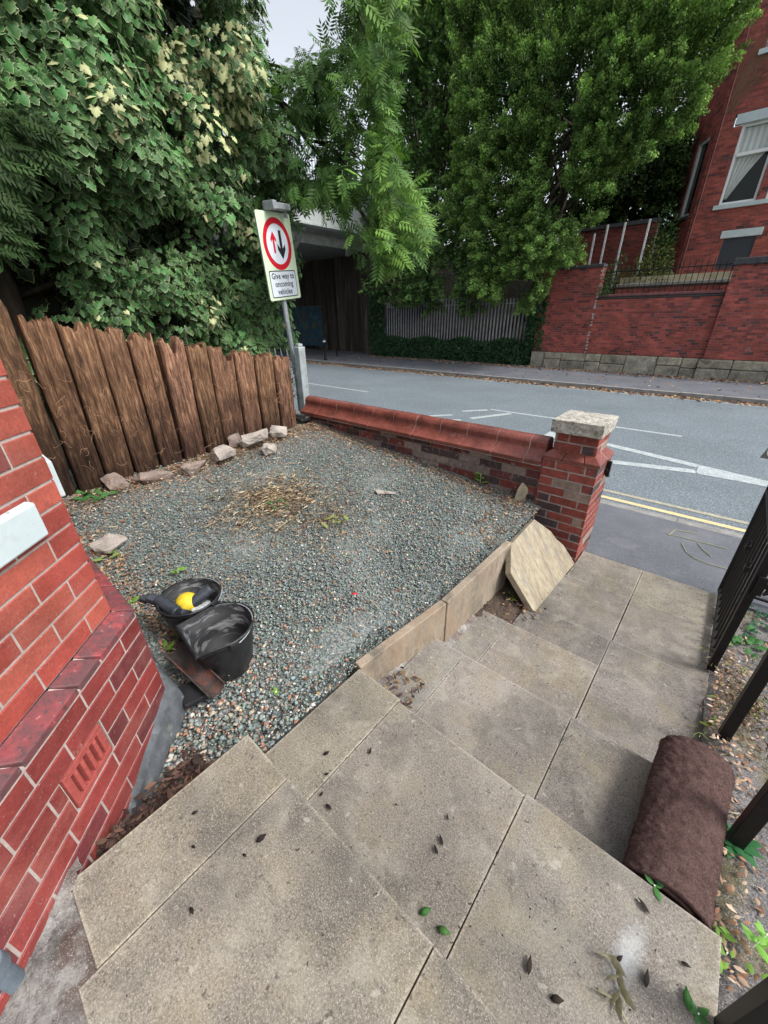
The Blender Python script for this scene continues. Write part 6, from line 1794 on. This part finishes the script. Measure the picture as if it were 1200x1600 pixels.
def strands(name, label, cat, cx, cy, r, n, seed, cols, ln=0.16, h=0.05, zf=gz, kind='stuff', wd=0.0011, ell=1.0):
    rg = np.random.default_rng(seed)
    K = 6
    rr = np.abs(rg.normal(0, .5, n)); a = rg.uniform(0, 2 * np.pi, n)
    x = cx + r * rr * np.cos(a); y = cy + r * ell * rr * np.sin(a)
    th = rg.uniform(0, 2 * np.pi, n); cur = rg.normal(0, 0.5, n); L_ = ln * rg.uniform(.4, 1.4, n)
    z = np.array([zf(p, q) for p, q in zip(x, y)]) + 0.012 + h * rg.random(n) * np.exp(-rr ** 2)
    V = np.zeros((n, K, 2, 3)); px, py = x.copy(), y.copy()
    for k in range(K):
        for s_ in (0, 1):
            V[:, k, s_, 0] = px + (s_ - .5) * wd * -np.sin(th) * 2; V[:, k, s_, 1] = py + (s_ - .5) * wd * np.cos(th) * 2
            V[:, k, s_, 2] = z + 0.018 * np.sin(np.pi * k / (K - 1)) * rg.random(n) + s_ * 0.0008
        px = px + np.cos(th) * L_ / K; py = py + np.sin(th) * L_ / K; th = th + cur
    V = V.reshape(-1, 3)
    F = []
    b = np.arange(n) * K * 2
    for k in range(K - 1):
        F.append(np.stack([b + 2 * k, b + 2 * k + 1, b + 2 * k + 3, b + 2 * k + 2], 1))
    F = np.concatenate(F)
    C = np.ones((n, K * 2, 4)); C[:, :, :3] = (np.array(cols)[rg.integers(0, len(cols), n)] * rg.uniform(.6, 1.3, (n, 1)))[:, None]
    o = fast_mesh(name, V, F, [M['straw']], None, C.reshape(-1, 4))
    return tag(o, label, cat, kind=kind)


ST = [(0.26, 0.18, 0.11), (0.34, 0.26, 0.17), (0.2, 0.125, 0.08), (0.42, 0.35, 0.24), (0.16, 0.13, 0.08), (0.13, 0.08, 0.06)]
strands('dry_grass', 'heap of dry straw coloured weeds pulled up on the gravel', 'dry grass', -2.66, 1.62, 0.66, 1900, 70, ST + [(0.5, 0.42, 0.28), (0.42, 0.33, 0.2)], 0.12, 0.02, ell=1.0)
strands('dry_grass', 'thin scatter of dry stalks right of the straw heap on the gravel', 'dry grass', -2.1, 1.75, 0.75, 330, 71, ST, 0.1, 0.01)
strands('dry_grass', 'dry grass fringe along the foot of the sleeper fence', 'dry grass', -3.8, 1.9, 0.25, 800, 72, ST, 0.12, 0.04, ell=6)
strands('dry_grass', 'dry stems and moss on the ground right of the path', 'dry grass', 0.55, 2.2, 0.22, 500, 73, ST + [(0.15, 0.2, 0.05)], 0.08, 0.02, zf=rz_, ell=3)
# stems clinging to the sleepers
rg = np.random.default_rng(75)
mb = MB()
for i in range(90):
    y_ = rg.uniform(0.1, 2.9); z_ = rg.uniform(0.8, 1.75 - .12 * y_); a = rg.uniform(0, 6.28); pts = [(-3.945, y_, z_)]
    for j in range(5):
        a += rg.normal(0, .7); y_ += .02 * math.cos(a); z_ += .02 * math.sin(a); pts.append((-3.945 + .012 * rg.random(), y_, z_))
    mb.tube(pts, 0.0011, 3, cap=False)
o = mb.build('dry_tendrils', mk('tendril', (0.42, 0.26, 0.15), 0.9)); tag(o, 'dead ivy tendrils clinging to the face of the sleepers', 'dead tendrils', kind='stuff')


def weed(name, label, base, n, ln, colr, up=0.5, seed=0, kind='oval', group=None, spread=0.0, cat='weed', stem_h=0.0):
    rg = np.random.default_rng(seed)
    t = thing(name, label, cat, base, 0, group)
    a = np.arange(n) * 2.4 + rg.uniform(0, .5, n)
    d = np.stack([np.cos(a), np.sin(a), np.full(n, up)], 1) + rg.normal(0, .15, (n, 3))
    P = np.zeros((n, 3)); P[:, 2] = np.linspace(0.004, stem_h + .004, n); P[:, :2] += rg.normal(0, spread, (n, 2))
    leaves('foliage', kind, P, d, np.stack([-d[:, 0] * up, -d[:, 1] * up, np.ones(n)], 1), ln * rg.uniform(.6, 1.15, n), np.array(colr) * rg.uniform(.75, 1.3, (n, 1)), M['leaf'], t)
    mb = MB(); mb.tube([(0, 0, -.01), (0, 0, stem_h + .008)], 0.002, 5); mb.build('stem', M['leaf'], t)
    return t


def onp(px_, py_, z_): return tuple(at(px_, py_, z=z_))


G1, G2 = (0.16, 0.3, 0.05), (0.05, 0.15, 0.04)
weed('weed', 'fresh green seedling at the foot of the low wall', onp(750, 755, .56), 8, .09, G1, .5, 1, stem_h=.09)
weed('weed', 'green clover patch in the dry straw heap', onp(430, 787, .62), 10, .06, G2, .4, 2, spread=.04)
weed('weed', 'yellow green tuft right of the straw heap', onp(530, 815, .58), 12, .06, (0.22, 0.26, .07), .4, 3, spread=.05)
weed('weed', 'small bright weed alone in the gravel behind the rear bucket', onp(278, 893, .55), 7, .05, G1, .3, 4, spread=.01)
weed('weed', 'pale leaved weed by the flat stone near the house corner', onp(178, 868, .57), 8, .07, (0.2, 0.28, .08), .3, 5, spread=.03)
weed('weed', 'little weed between house plinth and rear bucket', onp(205, 940, .52), 7, .05, G1, .4, 6, spread=.02)
weed('weed', 'tiny bright weed in the gravel right of the gutter piece', onp(432, 1082, .42), 6, .03, G1, .3, 7)
weed('weed', 'small weed under the rim of the rear bucket', onp(272, 1015, .47), 9, .05, G1, .5, 8, spread=.02)
weed('dock_plant', 'dark green crinkled dock plant between railing posts', onp(1150, 1315, .3), 11, .075, (0.035, 0.14, .05), .35, 9, spread=.01)
weed('weed', 'bright nettle like seedling right of the lower slabs', onp(1178, 1478, .36), 10, .045, (0.2, .42, .08), .6, 10, stem_h=.08)
weed('weed', 'low green weeds by the corner of the second step', onp(1135, 1490, .36), 20, .035, G1, .4, 11, spread=.035)
weed('weed', 'dark leafed weed at the bottom right by the nearest post', onp(1090, 1585, .413), 6, .035, G2, .3, 12)
weed('weed', 'two fallen leaf seedling at the foot of the rolled mat', onp(1022, 1385, .413), 3, .035, G2, .2, 13)
weed('weed', 'green weed among dead leaves between gate and first post', onp(1150, 1085, .12), 22, .04, G1, .4, 14, spread=.05)
weed('weed', 'ivy like seedlings beside the foot of the gate', onp(1160, 1000, .1), 30, .05, G2, .4, 15, spread=.08, kind='ivy')
weed('weed', 'dark ivy shoots behind the open gate', onp(1185, 975, .1), 34, .05, (0.03, .09, .05), .3, 16, spread=.1, kind='ivy')
weed('weed', 'yellow green weed in front of the first railing post', onp(1120, 1140, .14), 8, .06, (0.2, .25, .05), .4, 17, spread=.03)
weed('weed', 'weed growing at the broken foot of the flagstone', onp(797, 935, .1), 8, .05, G1, .4, 18, spread=.03)
weed('weed', 'variegated ivy runner on the ground by the first sleepers', onp(145, 770, .68), 34, .06, G2, .3, 19, spread=.13, kind='ivy')

GP = []
rg = np.random.default_rng(90)
def gl(x0, x1, y0, y1, z, n, sx=0.0, sy=0.0):
    GP.append(np.stack([rg.uniform(x0, x1, n) + rg.normal(0, sx, n), rg.uniform(y0, y1, n) + rg.normal(0, sy, n) * 1.0, np.full(n, z)], 1))
gl(-1.0, 0.44, 0.352, 0.352, .416, 90, 0, .006); gl(-0.92, 0.43, 0.94, 0.94, .235, 130, 0, .008); gl(-0.85, 0.42, 1.522, 1.522, .131, 110, 0, .008); gl(-0.62, -0.1, 2.045, 2.045, .088, 120, 0, .012)
gl(-0.735, -0.735, 0.36, 0.92, .416, 60, .008); gl(-0.133, -0.133, 0.36, 0.92, .416, 40, .006); gl(-0.711, -0.711, .94, 1.5, .234, 50, .01); gl(-0.113, -0.113, .94, 1.5, .235, 40, .006)
gl(-0.98, 0.42, 0.36, 0.9, .416, 110); gl(-1.0, 0.4, -0.25, 0.33, .583, 70); gl(-0.9, 0.42, 0.95, 1.5, .235, 140); gl(-0.6, 0.4, 2.1, 3.35, .088, 170); gl(-0.66, 0.4, 1.53, 2.0, .131, 80); gl(-0.6, 0.4, 3.38, 3.38, .07, 160, 0, .02)
litter('grit', 'specks of soil and grit along the joints and risers of the steps', 'grit', np.concatenate(GP), 0.0075, 91, [(0.05, .035, .03), (0.03, .025, .02), (0.1, .07, .05), (0.3, .26, .2)], tilt=.9)
GP = []
gl(-0.9, -0.8, 0.3, 0.36, .42, 0 + 10, .01, .01); gl(-0.1, 0.1, 1.522, 1.522, .131, 60, 0, .006); gl(-0.55, -0.5, 2.9, 3.1, .088, 60, .02, .01); gl(0.40, 0.40, 0.7, 3.3, .1, 10, .01); gl(-0.52, -0.1, 3.375, 3.375, .082, 90, 0, .008)
litter('moss', 'small green moss tufts in the joints of the path', 'moss', np.concatenate(GP), 0.009, 92, [(0.06, .11, .03), (0.1, .14, .04), (0.12, .1, .04)], tilt=.9)

# loose green and dry leaves and scraps lying on the slabs
def flat_leaf(px_, py_, z_, ln, ang_, col_, label, name='fallen_leaf', group=None, kind='oval', curl=.2, cat='leaf'):
    T, TF, rd = LF[kind]
    p_ = np.array(at(px_, py_, z=z_)) ; a = R(ang_)
    V, F, C = scatter(T, TF, rd, np.zeros((1, 3)), np.array([[math.cos(a), math.sin(a), curl * .3]]), np.array([[curl, curl * .5, 1.0]]), [ln], np.array([col_]))
    o = fast_mesh(name, V, F, [M['leaf'] if col_[1] > col_[0] * 1.3 else M['dead']], None, C)
    s_ = o.modifiers.new('solid', 'SOLIDIFY'); s_.thickness = 0.0012
    o.location = p_ + np.array([0, 0, 0.007]); tag(o, label, cat, group)
    return o


flat_leaf(655, 1430, .417, .04, 60, (0.05, .16, .04), 'narrow green leaf caught at the foot of the top step')
flat_leaf(682, 1450, .42, .042, 20, (0.07, .17, .04), 'round green leaf beside the joint at the foot of the top step', curl=.6)
flat_leaf(1022, 1378, .42, .06, 40, (0.04, .17, .06), 'green leaf on the step edge beside the rolled mat')
flat_leaf(1075, 1582, .42, .05, 100, (0.04, .13, .03), 'dark green leaf near the nearest railing post')
NTH = ['largest', 'second', 'third', 'fourth', 'fifth', 'sixth', 'seventh', 'eighth', 'ninth']
SCR = ['thick black scrap in the middle of the left slab', 'black scrap beside the joint at the foot of the top step', 'thin black scrap just left of that joint', 'small black scrap left of the joint, half way', 'black scrap by the back end of the joint', 'upper of two parallel black scraps mid slab', 'lower of two parallel black scraps mid slab', 'tiny black speck above the two parallel scraps', 'small scrap right of the tiny speck']
sc_i = 0
for (a, b, l_, an) in ((505, 1181, .045, 60), (510, 1257, .05, 0), (500, 1246, .03, 90), (507, 1212, .03, 50), (578, 1180, .04, 120), (692, 1323, .05, 140), (684, 1337, .045, 145), (617, 1257, .02, 10), (700, 1283, .03, 130)):
    flat_leaf(a, b, .415, l_ * .65, an, (0.02, .015, .014), SCR[sc_i] + ', second step', 'leaf_scrap', 'black leaf scraps on the second step', curl=.9); sc_i += 1
SC2 = ['black scrap near the back of the left top slab', 'small black scrap in the middle of the left top slab', 'lowest black scrap on the left top slab', 'longest curled black scrap right of the joint on the top step', 'tiny black scrap beside the longest curled one on the top step']
sc_i = 0
for (a, b, l_, an) in ((300, 1274, .035, 60), (300, 1323, .03, 20), (298, 1418, .04, 0), (400, 1318, .06, 70), (380, 1335, .03, 10)):
    flat_leaf(a, b, .582, l_ * .6, an, (0.02, .015, .014), SC2[sc_i], 'leaf_scrap', 'black leaf scraps on the top step', curl=.9); sc_i += 1
SC3 = ['dark scrap touching the wilted sprig', 'twisted scrap near the rolled mat on the second step', 'narrow scrap right of the wilted sprig', 'long thin scrap left of the wilted sprig', 'scrap lower left of the wilted sprig near the picture foot', 'dark scrap nearest the right end of the second step']
sc_i = 0
for (a, b, l_, an) in ((962, 1503, .03, 60), (1015, 1430, .05, 150), (1008, 1545, .05, 90), (825, 1525, .05, 100), (858, 1560, .045, 30), (1062, 1503, .03, 10)):
    flat_leaf(a, b, .415, l_ * .8, an, (0.03, .022, .018), SC3[sc_i], 'leaf_scrap', 'dark leaf scraps at the right of the second step', curl=.8); sc_i += 1
# wilted sprig
sp_ = thing('wilted_sprig', 'wilted pale leaf sprig lying at the right of the second step', 'sprig', at(965, 1540, z=.416))
mb = MB(); s0 = Vector(sp_.location)
pts = [at(a, b, z=.425) - s0 for a, b in ((948, 1488), (962, 1510), (968, 1540), (965, 1570), (985, 1605))]
mb.tube(pts, .0022, 6); M['wilt'] = mk('wilted_leaf', (0.38, 0.36, 0.22), 0.9, var=(90, .7, 1.2)); mb.build('stem', M['wilt'], sp_)
T, TF, rd = LF['oval']
qq = np.array([at(a, b, z=.425) for a, b in ((950, 1490), (955, 1498), (962, 1512), (968, 1522), (966, 1535), (968, 1545), (965, 1552), (960, 1560))]) - np.array(s0)
n = len(qq); aa = np.radians([-30, 200, -60, 230, -40, 250, -80, 200])
V, F, C = scatter(T, TF, rd, qq, np.stack([np.cos(aa), np.sin(aa), np.full(n, .3)], 1), np.stack([np.sin(aa), -np.cos(aa), np.full(n, .5)], 1), np.full(n, .055), np.ones((n, 3)))
fast_mesh('foliage', V, F, [M['wilt']], sp_, C)
# pale stalks on the pavement
for i, pts in enumerate((((1040, 833), (1080, 843), (1135, 857)), ((1065, 848), (1072, 862), (1085, 872), (1105, 880), (1140, 890)), ((1090, 848), (1098, 858), (1112, 870)), ((1045, 836), (1055, 828), (1090, 834)))):
    mb = MB(); mb.tube([at(a, b, z=.062) for a, b in pts], .0035, 5)
    o = mb.build('dry_stalk', M['wilt']); tag(o, ('long nearly straight pale stalk on the near pavement', 'longest crooked pale stalk on the near pavement, closest to the gate', 'short pale stalk between the two long ones on the pavement', 'hooked pale stalk on the pavement, farthest from the gate')[i], 'stalk', 'dry stalks on the pavement')
for i, (a, b) in enumerate((((578, 925), (592, 940)), ((580, 1178), (592, 1190)), ((460, 790), (500, 770)), ((430, 835), (470, 812)))):
    if i == 1: continue
    p1_, p2_ = at(a[0], a[1], z=.53), at(b[0], b[1], z=.52); mb = MB(); p1_.z = gz(p1_.x, p1_.y) + .02; p2_.z = gz(p2_.x, p2_.y) + .02
    mb.tube([p1_, p2_], .003, 5); o = mb.build('twig', M['wilt']); tag(o, ('pale straight twig in the middle of the gravel left of the edging board', '', 'pale twig over the right of the straw heap', 'pale twig at the front of the straw heap')[i], 'twig')
flat_leaf(548, 928, gz(-1.35, 1.2) + .05, .05, 30, (0.45, .04, .05), 'small dark pink leaf on the gravel left of the edging board', 'red_leaf', curl=.3)
